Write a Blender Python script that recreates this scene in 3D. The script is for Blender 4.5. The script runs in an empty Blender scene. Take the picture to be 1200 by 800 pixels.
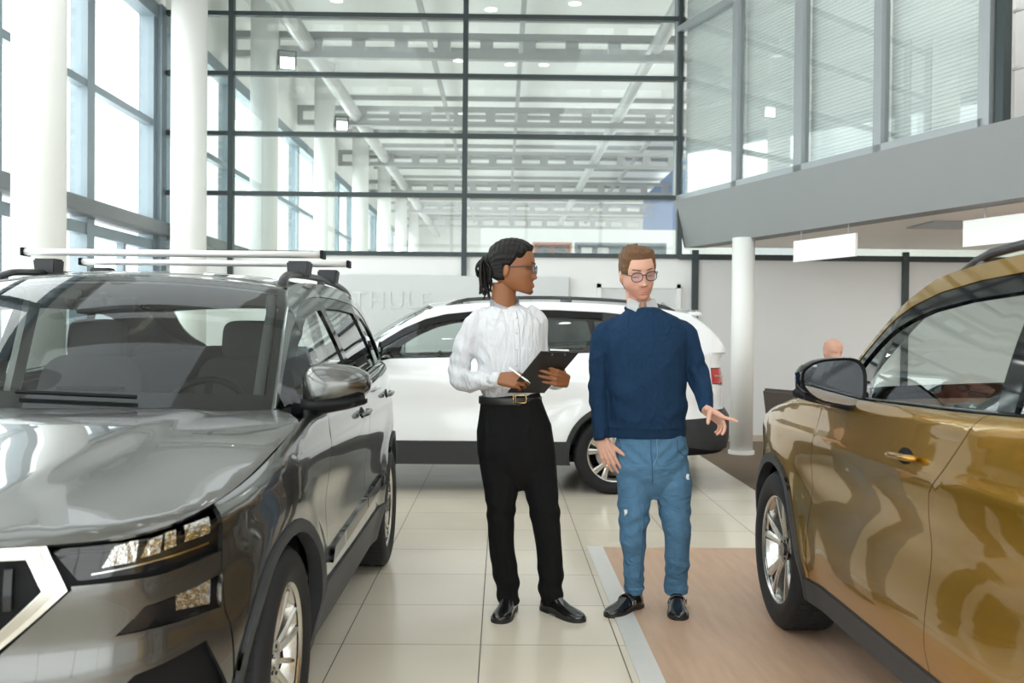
import bpy, bmesh, math, random
import numpy as np
from mathutils import Vector, Matrix, geometry
from math import sin, cos, pi, radians, sqrt
random.seed(7); np.random.seed(7)
SC = bpy.context.scene
COL = SC.collection
# ------------------------------------------------------------------ camera, sky, exposure
EYE = np.array([0.0, 0.0, 1.37]); FOC = 1126.0
_yaw, _pit, _rol = radians(0.61), radians(-0.71), radians(0.53)
_f = np.array([sin(_yaw)*cos(_pit), cos(_yaw)*cos(_pit), sin(_pit)])
_r0 = np.array([cos(_yaw), -sin(_yaw), 0.0]); _u0 = np.cross(_r0, _f)
_r = _r0*cos(_rol) + _u0*sin(_rol); _u = _u0*cos(_rol) - _r0*sin(_rol)
cd = bpy.data.cameras.new('camera'); cam = bpy.data.objects.new('camera', cd); COL.objects.link(cam)
cam.matrix_world = Matrix(((_r[0], _u[0], -_f[0], EYE[0]), (_r[1], _u[1], -_f[1], EYE[1]), (_r[2], _u[2], -_f[2], EYE[2]), (0, 0, 0, 1)))
cd.sensor_width = 36.0; cd.lens = 36.0*FOC/1200.0; cd.clip_start = 0.05; cd.clip_end = 300
cd.dof.use_dof = True; cd.dof.focus_distance = 4.6; cd.dof.aperture_fstop = 4.0
SC.camera = cam
def at(x, y, Y):
    """world point at depth Y that the photograph shows at pixel (x, y)"""
    d = _f*FOC + _r*(x-600.0) + _u*(400.0-y)
    return EYE + d*(Y/d[1])
SC.view_settings.view_transform = 'Standard'; SC.view_settings.look = 'None'
SC.view_settings.gamma = 1.0; SC.view_settings.use_curve_mapping = False
SC.view_settings.exposure = 0.12
W = bpy.data.worlds.new('World'); SC.world = W; W.use_nodes = True
_n = W.node_tree.nodes; _bg = _n['Background']
_bg.inputs[0].default_value = (0.93, 0.97, 1.0, 1); _bg.inputs[1].default_value = 2.3
def area(name, loc, rot, sx, sy, power, color=(1, 1, 1)):
    l = bpy.data.lights.new(name, 'AREA'); l.shape = 'RECTANGLE'; l.size = sx; l.size_y = sy
    l.energy = power; l.color = color
    o = bpy.data.objects.new(name, l); COL.objects.link(o); o.location = loc; o.rotation_euler = rot
    return o
# daylight through the left glazing, the glazing behind the camera, and the hall beyond; plus fill lamps
area('daylight_left', (-4.75, 2.5, 3.4), (0, radians(-90), 0), 5.0, 18, 760, (.96, .98, 1))
area('daylight_rear', (2.0, -6.8, 3.0), (radians(90), 0, 0), 12, 5.0, 300, (1, .99, .97))
area('office_fill', (5.6, 8.5, 5.9), (0, 0, 0), 1.2, 5, 160, (1, .99, .96))  # fill lamp added to brighten the office and its blinds
area('under_mezzanine_fill', (6.0, 8.6, 2.39), (0, 0, 0), 3.4, 4.2, 75, (1, .98, .94))  # added fill, lifts the dim wall below the mezzanine
area('under_mezzanine_rear_fill', (7.0, 2.0, 2.39), (0, 0, 0), 2.4, 6, 60, (1, .98, .94))  # second added fill below the mezzanine, nearer the camera
area('daylight_far', (-4.8, 28, 3.4), (0, radians(-90), 0), 5.0, 26, 1700, (.96, .98, 1))
area('far_hall_right_fill', (8.8, 28, 3.6), (0, radians(90), 0), 5.0, 26, 1500, (1, 1, 1))  # added fill for the far hall; the right wall has no glazing



# ------------------------------------------------------------------ materials
def mat(name, col, rough=.5, metal=0., coat=0., spec=.5, emit=None, es=0., noise=0., nscale=20., bump=0., bscale=60., aniso=None, alpha=1., sheen=0., sss=0.):
    m = bpy.data.materials.new(name); m.use_nodes = True
    nt = m.node_tree; b = nt.nodes['Principled BSDF']
    b.inputs['Base Color'].default_value = (*col, 1); b.inputs['Roughness'].default_value = rough
    b.inputs['Metallic'].default_value = metal; b.inputs['Coat Weight'].default_value = coat
    b.inputs['Coat Roughness'].default_value = .03; b.inputs['Specular IOR Level'].default_value = spec
    if sheen: b.inputs['Sheen Weight'].default_value = sheen
    if sss:
        b.inputs['Subsurface Weight'].default_value = sss; b.inputs['Subsurface Radius'].default_value = (.012, .005, .003)
        b.inputs['Subsurface Scale'].default_value = 1.
    if emit: b.inputs['Emission Color'].default_value = (*emit, 1); b.inputs['Emission Strength'].default_value = es
    if noise or bump:
        tc = nt.nodes.new('ShaderNodeTexCoord')
        if noise:
            n = nt.nodes.new('ShaderNodeTexNoise'); n.inputs['Scale'].default_value = nscale; n.inputs['Detail'].default_value = 4
            nt.links.new(tc.outputs['Object'], n.inputs['Vector'])
            r = nt.nodes.new('ShaderNodeMapRange'); r.inputs[3].default_value = 1-noise; r.inputs[4].default_value = 1+noise
            nt.links.new(n.outputs['Fac'], r.inputs[0])
            mx = nt.nodes.new('ShaderNodeVectorMath'); mx.operation = 'SCALE'; mx.inputs[0].default_value = col
            nt.links.new(r.outputs[0], mx.inputs['Scale']); nt.links.new(mx.outputs[0], b.inputs['Base Color'])
        if bump:
            n = nt.nodes.new('ShaderNodeTexNoise'); n.inputs['Scale'].default_value = bscale; n.inputs['Detail'].default_value = 3
            nt.links.new(tc.outputs['Object'], n.inputs['Vector'])
            bp = nt.nodes.new('ShaderNodeBump'); bp.inputs['Strength'].default_value = bump; bp.inputs['Distance'].default_value = .01
            nt.links.new(n.outputs['Fac'], bp.inputs['Height']); nt.links.new(bp.outputs[0], b.inputs['Normal'])
    return m
def wrinkle(m, scale, dist, strength=1.):
    """soft stretched cloth folds as a bump"""
    nt = m.node_tree; b = nt.nodes['Principled BSDF']; tc = nt.nodes.new('ShaderNodeTexCoord'); mp = nt.nodes.new('ShaderNodeMapping'); mp.inputs['Scale'].default_value = scale
    n = nt.nodes.new('ShaderNodeTexNoise'); n.inputs['Scale'].default_value = 1; n.inputs['Detail'].default_value = 3; n.inputs['Distortion'].default_value = 1.2
    bp = nt.nodes.new('ShaderNodeBump'); bp.inputs['Strength'].default_value = strength; bp.inputs['Distance'].default_value = dist
    nt.links.new(tc.outputs['Object'], mp.inputs[0]); nt.links.new(mp.outputs[0], n.inputs['Vector']); nt.links.new(n.outputs['Fac'], bp.inputs['Height'])
    if b.inputs['Normal'].is_linked: nt.links.new(b.inputs['Normal'].links[0].from_socket, bp.inputs['Normal'])
    nt.links.new(bp.outputs[0], b.inputs['Normal'])
def glass(name, tint=(1, 1, 1), refl=1.0, ior=1.5, rough=0.0):
    """thin pane: mirror reflection by angle over tinted clear transmission"""
    m = bpy.data.materials.new(name); m.use_nodes = True; nt = m.node_tree; nt.nodes.clear()
    o = nt.nodes.new('ShaderNodeOutputMaterial'); mx = nt.nodes.new('ShaderNodeMixShader')
    t = nt.nodes.new('ShaderNodeBsdfTransparent'); t.inputs[0].default_value = (*tint, 1)
    g = nt.nodes.new('ShaderNodeBsdfGlossy'); g.inputs['Roughness'].default_value = rough
    ge = nt.nodes.new('ShaderNodeNewGeometry'); dt = nt.nodes.new('ShaderNodeVectorMath'); dt.operation = 'DOT_PRODUCT'
    nt.links.new(ge.outputs['Normal'], dt.inputs[0]); nt.links.new(ge.outputs['Incoming'], dt.inputs[1])
    def mth(op, a, b, clamp=False):
        k = nt.nodes.new('ShaderNodeMath'); k.operation = op; k.use_clamp = clamp
        for i, v in enumerate((a, b)):
            if isinstance(v, (int, float)): k.inputs[i].default_value = v
            elif v is not None: nt.links.new(v, k.inputs[i])
        return k.outputs[0]
    f0 = ((ior-1)/(ior+1))**2
    c5 = mth('POWER', mth('SUBTRACT', 1., mth('ABSOLUTE', dt.outputs['Value'], None)), 5.)
    k = mth('MULTIPLY', mth('ADD', mth('MULTIPLY', c5, 1-f0), f0), refl, True)
    nt.links.new(k, mx.inputs[0])
    nt.links.new(t.outputs[0], mx.inputs[1]); nt.links.new(g.outputs[0], mx.inputs[2]); nt.links.new(mx.outputs[0], o.inputs[0])
    return m
M = {}
M['white'] = mat('white_paint', (.80, .80, .78), .6, noise=.03, nscale=3)
M['wallgrey'] = mat('pale_wall_panel', (.72, .73, .73), .55, noise=.03, nscale=2)
M['board'] = mat('display_board_grey', (.56, .575, .57), .25, noise=.04, nscale=1.2)
M['column'] = mat('column_white', (.86, .86, .83), .55, noise=.02, nscale=4)
M['frame'] = mat('dark_frame_metal', (.032, .045, .046), .4, .3, noise=.1, nscale=8)
M['wframe'] = mat('blue_grey_window_frame', (.22, .27, .30), .45, .2, noise=.06, nscale=6)
M['wframe_dark'] = mat('dark_ledge_metal', (.16, .17, .175), .45, .2, noise=.08, nscale=5)
M['fascia'] = mat('mezzanine_grey', (.24, .25, .25), .6, noise=.05, nscale=1.5)
M['alu'] = mat('partition_grey_aluminium', (.30, .32, .33), .4, .3, noise=.05, nscale=6)
M['soffit'] = mat('soffit_white', (.88, .85, .80), .6, noise=.03, nscale=2)
M['ceil'] = mat('ceiling_sheet', (.78, .78, .77), .6, noise=.05, nscale=1.5)
M['steel'] = mat('grey_steelwork', (.40, .40, .40), .5, .2, noise=.08, nscale=4)
M['duct'] = mat('galvanised_duct', (.50, .50, .50), .4, .3, noise=.06, nscale=5)
M['blind'] = mat('blind_slat', (.86, .88, .87), .5, noise=.03, nscale=9)
M['pane'] = glass('clear_window_pane', (.97, .99, .98), .8)
M['pane_hall'] = glass('hall_glass_pane', (.84, .88, .87), 1.3)
M['pane_mezz'] = glass('mezzanine_glass_pane', (.93, .95, .945), 2.2, 1.6)
M['carpet'] = mat('brown_carpet', (.17, .125, .085), .9, noise=.15, nscale=60)
M['strip'] = mat('threshold_strip', (.70, .69, .66), .4, .1, noise=.05, nscale=12)
M['lamp_on'] = mat('lamp_glow', (1, 1, 1), emit=(1, .98, .93), es=14)
M['blue'] = mat('blue_wall_panel', (.09, .17, .36), .5, noise=.05)
M['orange'] = mat('orange_shelf_panel', (.75, .22, .08), .5, noise=.1)
M['slate'] = mat('slate_shelf_panel', (.20, .27, .32), .5, noise=.15)
M['skirt'] = mat('beige_skirting', (.5, .42, .32), .6, noise=.05)
def floor_mat():
    m = mat('beige_floor_tile', (.5, .46, .38), .16); nt = m.node_tree; b = nt.nodes['Principled BSDF']; L = nt.links.new
    g = nt.nodes.new('ShaderNodeNewGeometry'); sx = nt.nodes.new('ShaderNodeSeparateXYZ'); L(g.outputs['Position'], sx.inputs[0])
    def mth(op, a, b_=None, c=None):
        k = nt.nodes.new('ShaderNodeMath'); k.operation = op
        for i, v in enumerate((a, b_, c)):
            if v is None: continue
            if isinstance(v, (int, float)): k.inputs[i].default_value = v
            else: L(v, k.inputs[i])
        return k.outputs[0]
    def cellco(o, off): return mth('DIVIDE', mth('SUBTRACT', o, off), .6)
    cx = cellco(sx.outputs[0], -.08); cy = cellco(sx.outputs[1], 4.16)
    def edge(c):
        fr = mth('FRACT', mth('ADD', c, 100.)); return mth('MINIMUM', fr, mth('SUBTRACT', 1., fr))
    e = mth('MINIMUM', edge(cx), edge(cy))
    gr = mth('LESS_THAN', e, .0042)
    cb = nt.nodes.new('ShaderNodeCombineXYZ'); L(mth('FLOOR', cx), cb.inputs[0]); L(mth('FLOOR', cy), cb.inputs[1])
    wn = nt.nodes.new('ShaderNodeTexWhiteNoise'); wn.noise_dimensions = '2D'; L(cb.outputs[0], wn.inputs['Vector'])
    ns = nt.nodes.new('ShaderNodeTexNoise'); ns.inputs['Scale'].default_value = 2.2; ns.inputs['Detail'].default_value = 5; L(g.outputs['Position'], ns.inputs['Vector'])
    v = mth('ADD', mth('MULTIPLY', wn.outputs['Value'], .07), mth('MULTIPLY', ns.outputs['Fac'], .12))
    v = mth('ADD', v, .90)
    sc = nt.nodes.new('ShaderNodeVectorMath'); sc.operation = 'SCALE'; sc.inputs[0].default_value = (.74, .665, .54); L(v, sc.inputs['Scale'])
    mix = nt.nodes.new('ShaderNodeMix'); mix.data_type = 'RGBA'; L(gr, mix.inputs[0]); L(sc.outputs[0], mix.inputs[6]); mix.inputs[7].default_value = (.10, .09, .07, 1)
    L(mix.outputs[2], b.inputs['Base Color']); L(mth('ADD', mth('MULTIPLY', gr, .4), mth('ADD', .12, mth('MULTIPLY', ns.outputs['Fac'], .10))), b.inputs['Roughness'])
    return m
M['tile'] = floor_mat()
def wood_mat():
    m = mat('oak_laminate', (.5, .3, .18), .38); nt = m.node_tree; b = nt.nodes['Principled BSDF']; L = nt.links.new
    g = nt.nodes.new('ShaderNodeNewGeometry'); mp = nt.nodes.new('ShaderNodeMapping'); mp.inputs['Scale'].default_value = (7, .9, 1); mp.inputs['Rotation'].default_value = (0, 0, radians(28))
    L(g.outputs['Position'], mp.inputs[0]); ns = nt.nodes.new('ShaderNodeTexNoise'); ns.inputs['Scale'].default_value = 3.5; ns.inputs['Detail'].default_value = 7; L(mp.outputs[0], ns.inputs['Vector'])
    cr = nt.nodes.new('ShaderNodeValToRGB'); cr.color_ramp.elements[0].position = .3; cr.color_ramp.elements[0].color = (.50, .325, .215, 1)
    cr.color_ramp.elements[1].position = .72; cr.color_ramp.elements[1].color = (.60, .40, .27, 1); L(ns.outputs['Fac'], cr.inputs[0]); L(cr.outputs[0], b.inputs['Base Color'])
    return m
M['oak'] = wood_mat()

# ------------------------------------------------------------------ scene-graph helpers
def tag(o, label=None, cat=None, group=None, kind=None):
    if label: o['label'] = label
    if cat: o['category'] = cat
    if group: o['group'] = group
    if kind: o['kind'] = kind
    return o
def thing(name, label, cat, loc=(0, 0, 0), rz=0., group=None):
    o = bpy.data.objects.new(name, None); COL.objects.link(o); o.location = loc; o.rotation_euler = (0, 0, rz)
    o.empty_display_size = .1
    return tag(o, label, cat, group)
def link(name, me, m, parent=None, smooth=False):
    ms = m if isinstance(m, (list, tuple)) else [m]
    if not me.materials:
        for k in ms: me.materials.append(M[k] if isinstance(k, str) else k)
    if smooth: me.shade_smooth()
    o = bpy.data.objects.new(name, me); COL.objects.link(o)
    if parent: o.parent = parent
    return o
def obj(name, bm, m, parent=None, smooth=False):
    bm.normal_update()
    me = bpy.data.meshes.new(name); bm.to_mesh(me); bm.free()
    return link(name, me, m, parent, smooth)
def bx(bm, a, b, bev=0.):
    """box from corner a to corner b"""
    a = Vector(a); b = Vector(b); c = (a+b)/2; s = b-a
    r = bmesh.ops.create_cube(bm, size=1, matrix=Matrix.Translation(c) @ Matrix.Diagonal((abs(s.x), abs(s.y), abs(s.z), 1)))
    if bev:
        es = list({e for v in r['verts'] for e in v.link_edges})
        bmesh.ops.bevel(bm, geom=es, offset=bev, segments=2, affect='EDGES', profile=.5)
    return bm
def box(a, b, bev=0.): return bx(bmesh.new(), a, b, bev)
def bar(bm, p, q, w, h, up=(0, 0, 1)):
    """rectangular bar from p to q, width w across, height h"""
    p = Vector(p); q = Vector(q); d = (q-p); L = d.length; d.normalize(); up = Vector(up)
    s = d.cross(up).normalized(); t = s.cross(d).normalized()
    mt = Matrix((( d.x, s.x, t.x, (p.x+q.x)/2), (d.y, s.y, t.y, (p.y+q.y)/2), (d.z, s.z, t.z, (p.z+q.z)/2), (0, 0, 0, 1)))
    bmesh.ops.create_cube(bm, size=1, matrix=mt @ Matrix.Diagonal((L, w, h, 1)))
    return bm
def cyl(bm, p, q, r, r2=None, seg=24, cap=True):
    p = Vector(p); q = Vector(q); d = q-p
    mt = Matrix.Translation((p+q)/2) @ d.to_track_quat('Z', 'Y').to_matrix().to_4x4()
    bmesh.ops.create_cone(bm, cap_ends=cap, segments=seg, radius1=r, radius2=r if r2 is None else r2, depth=d.length, matrix=mt)
    return bm
def sph(bm, c, r, seg=20, sc=(1, 1, 1), rot=None):
    mt = Matrix.Translation(c)
    if rot is not None: mt = mt @ rot
    bmesh.ops.create_uvsphere(bm, u_segments=seg, v_segments=max(8, seg//2), radius=r, matrix=mt @ Matrix.Diagonal((*sc, 1)))
    return bm
def catmull(pts, n=8, closed=False):
    P = np.array(pts, float); N = len(P); out = []
    rng = range(N if closed else N-1)
    for i in rng:
        if closed: p0, p1, p2, p3 = P[(i-1) % N], P[i], P[(i+1) % N], P[(i+2) % N]
        else: p0, p1, p2, p3 = P[max(i-1, 0)] if i else 2*P[0]-P[1], P[i], P[i+1], (P[i+2] if i+2 < N else 2*P[-1]-P[-2])
        for k in range(n):
            t = k/n; out.append(.5*((2*p1)+(-p0+p2)*t+(2*p0-5*p1+4*p2-p3)*t*t+(-p0+3*p1-3*p2+p3)*t**3))
    if not closed: out.append(P[-1])
    return np.array(out)
def tube(bm, pts, rad, seg=12, flat=1., up=(0, 0, 1), caps=True, power=2.):
    """tube along pts; rad scalar or per point (ra) or (ra, rb); superellipse section"""
    P = np.array(pts, float); n = len(P); rings = []
    T = np.gradient(P, axis=0); T /= np.linalg.norm(T, axis=1)[:, None]+1e-12
    u = np.array(up, float); prev = None
    for i in range(n):
        t = T[i]; a = np.cross(t, u if prev is None else np.cross(prev, t))
        if np.linalg.norm(a) < 1e-6: a = np.cross(t, [1, .2, .1])
        a /= np.linalg.norm(a); b = np.cross(a, t); prev = a
        rr = rad[i] if hasattr(rad, '__len__') else rad
        ra, rb = (rr if hasattr(rr, '__len__') else (rr, rr*flat))
        ring = []
        for k in range(seg):
            th = 2*pi*k/seg; c, s = cos(th), sin(th)
            cc = abs(c)**(2/power)*(1 if c >= 0 else -1); ss = abs(s)**(2/power)*(1 if s >= 0 else -1)
            ring.append(bm.verts.new(P[i]+a*ra*cc+b*rb*ss))
        rings.append(ring)
    for i in range(n-1):
        for k in range(seg):
            bm.faces.new((rings[i][k], rings[i][(k+1) % seg], rings[i+1][(k+1) % seg], rings[i+1][k]))
    if caps: bm.faces.new(rings[0][::-1]); bm.faces.new(rings[-1])
    return bm
def prism(bm, pts, z0, z1):
    lo = [bm.verts.new((p[0], p[1], z0)) for p in pts]; hi = [bm.verts.new((p[0], p[1], z1)) for p in pts]
    n = len(pts); bm.faces.new(lo[::-1]); bm.faces.new(hi)
    for i in range(n): bm.faces.new((lo[i], lo[(i+1) % n], hi[(i+1) % n], hi[i]))
    return bm
def struct(name, bm, m, parent=None):
    o = obj(name, bm, m, parent)
    if not parent: o['kind'] = 'structure'
    return o
def sgroup(name):
    o = bpy.data.objects.new(name, None); COL.objects.link(o); o['kind'] = 'structure'; return o
# ================================================================== the setting
b = bmesh.new(); bx(b, (-4.6, -7, -.2), (.55, 12.1, 0)); bx(b, (.55, 6.05, -.2), (2.2, 12.1, 0)); bx(b, (.55, -7, -.2), (9, -.5, 0)); struct('floor', b, 'tile')
struct('floor_oak', box((.65, -.5, -.2), (9, 6.05, .002)), 'oak')
struct('floor_carpet', box((2.2, 6.05, -.2), (9, 12.1, .001)), 'carpet')
struct('trim_1', box((.55, -.5, -.2), (.65, 6.05, .006)), 'strip')
struct('floor_far', box((-4.6, 12.1, -.2), (9, 46, 0)), 'tile')
# --- back wall: opaque lower panels, glass grid above
YB = 12.0
b = bmesh.new(); bx(b, (-4.5, YB, 0), (9, YB+.1, 2.28)); struct('wall_back', b, 'white')
for i, (x0, x1) in enumerate(((2.44, 4.99), (5.07, 7.7))):
    struct('wall_back_panel', box((x0, YB-.03, .08), (x1, YB, 2.26)), 'wallgrey')
struct('baseboard_back', box((-4.2, YB-.045, 0), (9, YB, .08)), 'skirt')
g = sgroup('window_1')
b = bmesh.new()
for z in (2.3, 3.03, 3.77, 4.51, 5.25, 5.99): bx(b, (-4.2, YB-.04, z-.027), (2.25, YB+.04, z+.027))
struct('window_rail', b, 'frame', g)
for x in (-4.05, -3.38, -.48, 2.2):
    struct('window_post', box((x-.032, YB-.05, 2.0 if x < 2 else 2.3), (x+.032, YB+.05, 6.1)), 'frame', g)
struct('window_pane', box((-4.2, YB-.008, 2.3), (2.25, YB+.0, 6.05)), 'pane_hall', g)
g = sgroup('trim_2')
struct('cross_rail', box((2.2, YB-.06, 2.26), (9, YB-.03, 2.33)), 'frame', g)
for x in (2.40, 5.03): struct('wall_post', box((x-.04, YB-.07, 0), (x+.04, YB-.03, 2.38)), 'frame', g)
# strip window between rail and soffit
struct('window_2', box((2.25, YB, 2.33), (9, YB+.01, 3.0)), 'pane_hall')
# --- left glazing, running on past the back wall
XW = -4.3
def glazing(n, y0, y1, ys):
    g = sgroup('window_%d' % n)
    for y in ys:
        if y0-.1 < y < y1+.1: struct('window_post', box((XW-.12, y-.09, 0), (XW+.06, y+.09, 5.3)), 'wframe', g)
    b = bmesh.new()
    bx(b, (XW-.05, y0, 3.80), (XW+.05, y1, 3.88)); bx(b, (XW-.1, y0, 5.12), (XW+.08, y1, 5.3)); bx(b, (XW-.08, y0, .0), (XW+.05, y1, .12))
    bx(b, (XW-.05, y0, 2.3), (XW+.05, y1, 2.42)); 
    for y in ys[:-1]: bx(b, (XW-.04, y+.9, .1), (XW+.04, y+.98, 2.4))
    struct('window_rail', b, 'wframe', g)
    struct('window_ledge', box((XW-.1, y0, 2.48), (XW+.2, y1, 2.64), .02), 'wframe_dark', g)
    struct('window_pane', box((XW-.01, y0, .1), (XW, y1, 5.15)), 'pane', g)
glazing(3, -7, 12, [-6.7+1.85*k for k in range(11)])
glazing(4, 12.1, 46, [12.6+2.46*k for k in range(14)])
b = bmesh.new(); bx(b, (XW-.2, -7, 5.3), (XW+.05, 12.1, 6.2)); bx(b, (XW-.2, 12.1, 5.3), (XW+.05, 46, 6.8)); struct('wall_left', b, 'white')
struct('trim_3', box((XW-.05, YB-.18, 0), (XW+.12, YB, 5.3)), 'wframe')
# --- shell behind the camera and on the right
b = bmesh.new(); bx(b, (-4.5, -7.2, 5.5), (9, -7, 6.2)); bx(b, (-4.5, -7.2, 0), (-4.1, -7, 6)); bx(b, (8.4, -7.2, 0), (9, -7, 6)); struct('wall_front', b, 'white')
g = sgroup('window_5')
for k in range(6): struct('window_post', box((-4.1+2.4*k, -7.1, 0), (-4.0+2.4*k, -7, 5.5)), 'wframe', g)
b = bmesh.new(); bx(b, (-4.1, -7.1, 2.5), (8.5, -7, 2.65)); bx(b, (-4.1, -7.1, 4.0), (8.5, -7, 4.1)); struct('window_rail', b, 'wframe', g)
struct('window_pane', box((-4.1, -7.06, 0), (8.5, -7.05, 5.5)), 'pane', g)
struct('wall_right', box((9, -7.2, 0), (9.2, 46, 6.8)), 'white')
b = bmesh.new()
for x0, x1 in ((-4.6, -4.15), (-1.5, 1.3), (3.7, 9.2)): bx(b, (x0, -7.2, 6.1), (x1, 12.1, 6.2))
for x0, x1 in ((-4.15, -1.5), (1.3, 3.7)):
    for y0, y1 in ((-7.2, -5.5), (-2.5, -1.7), (1.3, 2.1), (5.1, 5.9), (8.9, 12.1)): bx(b, (x0, y0, 6.1), (x1, y1, 6.2))
struct('ceiling', b, 'ceil')
g = sgroup('window_8')  # roof openings made up for top light and car reflections
for x0, x1 in ((-4.15, -1.5), (1.3, 3.7)):
    for y0, y1 in ((-5.5, -2.5), (-1.7, 1.3), (2.1, 5.1), (5.9, 8.9)): struct('added_skylight_pane', box((x0, y0, 6.16), (x1, y1, 6.17)), 'pane', g)
# columns
def column(x, y, z1, r, lab):
    t = thing('column', lab, 'column', (x, y, 0), 0, 'round white columns along the window wall' if x < 0 else None)
    obj('shaft', cyl(bmesh.new(), (0, 0, 0), (0, 0, z1), r, seg=40), 'column', t, True).data.shade_smooth()
    obj('base_ring', cyl(bmesh.new(), (0, 0, 0), (0, 0, .04), r+.02, seg=40), 'column', t)
    return t
column(-3.79, 7.9, 6.1, .207, 'round white column nearest on the left, in front of the tall windows')
column(-3.76, 11.55, 6.1, .207, 'round white column at the corner where the window wall meets the glass wall')
column(-3.79, 4.25, 6.1, .207, 'round white column outside the picture left of the dark grey car')
for k in range(6):
    column(-3.62, 14.6+4.93*k, 6.7, .207, ['nearest', 'second', 'third', 'fourth', 'fifth', 'farthest'][k]+' white column seen through the glass wall, beside its windows')
t = column(2.70, 10.75, 2.42, .125, 'slim round white column holding up the grey mezzanine edge')
# --- mezzanine: sloping fascia, soffit, glass partition
FD = Vector((.353, -1, 0)).normalized()
A_top = Vector((2.13, 12.0, 2.99)); A_bot = Vector((2.27, 12.0, 2.41))
def fpt(base, s): return base + FD*s
LN = 15.0
b = bmesh.new()
pr = [A_top, A_bot, A_bot+Vector((.25, 0, 0)), A_top+Vector((.25, 0, 0))]
lo = [b.verts.new(p) for p in pr]; hi = [b.verts.new(p+FD*LN) for p in pr]
b.faces.new(lo); b.faces.new(hi[::-1])
for i in range(4): b.faces.new((lo[i], hi[i], hi[(i+1) % 4], lo[(i+1) % 4]))
bmesh.ops.recalc_face_normals(b, faces=b.faces); struct('trim_4', b, 'fascia')
e = A_bot+FD*LN
b = prism(bmesh.new(), [(2.3, 12), (e.x+.03, e.y), (9, e.y), (9, 12)], 2.42, 2.5); struct('ceiling_soffit', b, 'soffit')
b = prism(bmesh.new(), [(2.45, 12), (e.x+.2, e.y), (9, e.y), (9, 12)], 2.9, 2.98); struct('floor_mezzanine', b, 'carpet')
g = sgroup('trim_5')
for (x, y) in ((4.3, 9.2), (5.6, 7.4), (6.6, 10.2), (4.9, 5.2)):
    b = bmesh.new(); bx(b, (x-.3, y-.3, 2.405), (x+.3, y+.3, 2.42)); 
    struct('soffit_vent', b, 'alu', g)
perp = Vector((FD.y, -FD.x, 0))   # towards the office
if perp.x < 0: perp = -perp
def yline(Y): return (12.0-Y)/(-FD.y)
g = sgroup('window_6')
stops = [12.0, 10.75, 9.67, 8.59, 7.47]
P0 = A_top+perp*.05
def fp(Y, z, off=0.): p = P0+FD*yline(Y)+perp*off; return Vector((p.x, p.y, z))
for i, Y in enumerate(stops):
    w = .10 if i not in (2,) else .13
    b = bmesh.new(); bar(b, fp(Y, 2.99), fp(Y, 6.1), .09, w if 0 < i < 4 else (.07 if i == 0 else .11), up=FD); struct('window_post', b, 'alu', g)
b = bmesh.new(); bar(b, fp(12.0, 3.02), fp(7.47, 3.02), .09, .07); bar(b, fp(12, 5.12), fp(10.75, 5.12), .09, .07); bar(b, fp(10.75, 5.7), fp(7.47, 5.7), .09, .07)
struct('window_rail', b, 'alu', g)
b = bmesh.new(); bar(b, fp(12.0, 4.5), fp(7.5, 4.5), .008, 3.1); struct('window_pane', b, 'pane_mezz', g)
for Y in (7.36, 5.0, 3.4):
    b = bmesh.new(); bar(b, fp(Y, 2.99, .03), fp(Y, 6.1, .03), .08, .08, up=FD); struct('window_post', b, 'frame', g)
# office behind the partition
b = bmesh.new(); bar(b, fp(12.0, 4.4, 2.4), fp(-1, 4.4, 2.4), .1, 3.6); struct('wall_office', b, 'wallgrey')
# venetian blinds behind each partition pane
vb = thing('venetian_blind', 'pale venetian blind behind the mezzanine glass, left of the white rack', 'blind', fp(12, 2.99, .2))
def blind(n0, Ya, Yb, lab):
    t = thing('venetian_blind', lab, 'blind', fp(Ya, 3.0, .12), 0, 'venetian blinds behind the mezzanine glass')
    o = Vector(t.location); a = fp(Ya-.015, 3, .12)-o; c = fp(Yb+.015, 3, .12)-o
    b = bmesh.new(); z = .06
    while z < 2.95:
        bar(b, a+Vector((0, 0, z)), c+Vector((0, 0, z)), .025, .0345, up=Vector((0, 0, 1))+perp*.35); z += .036
    obj('slats', b, 'blind', t)
    b = bmesh.new(); bar(b, a+Vector((0, 0, 3.0)), c+Vector((0, 0, 3.0)), .05, .05); obj('headrail', b, 'white', t)
bpy.data.objects.remove(vb)
for i in range(4):
    blind(i, stops[i], stops[i+1], ['first', 'second', 'third', 'fourth'][i]+' pale venetian blind behind the mezzanine glass, counted from the glass wall')
blind(5, 7.1, 5.2, 'pale venetian blind beyond the white rack at the upper right edge')
# white rack on the mezzanine
t = thing('display_rack', 'white wire display rack standing in the dark opening on the mezzanine', 'rack', fp(7.42, 2.98, .17))
b = bmesh.new(); cyl(b, (0, 0, 0), (0, 0, 2.3), .03, seg=12); obj('post', b, 'white', t, True)
obj('foot', cyl(bmesh.new(), (0, 0, 0), (0, 0, .03), .08), 'white', t)
for k in range(4):
    z = .45+.45*k
    b = bmesh.new(); bar(b, Vector((0, 0, z))-FD*.12, Vector((0, 0, z))+FD*.3, .02, .022); obj('arm', b, 'white', t)
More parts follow.
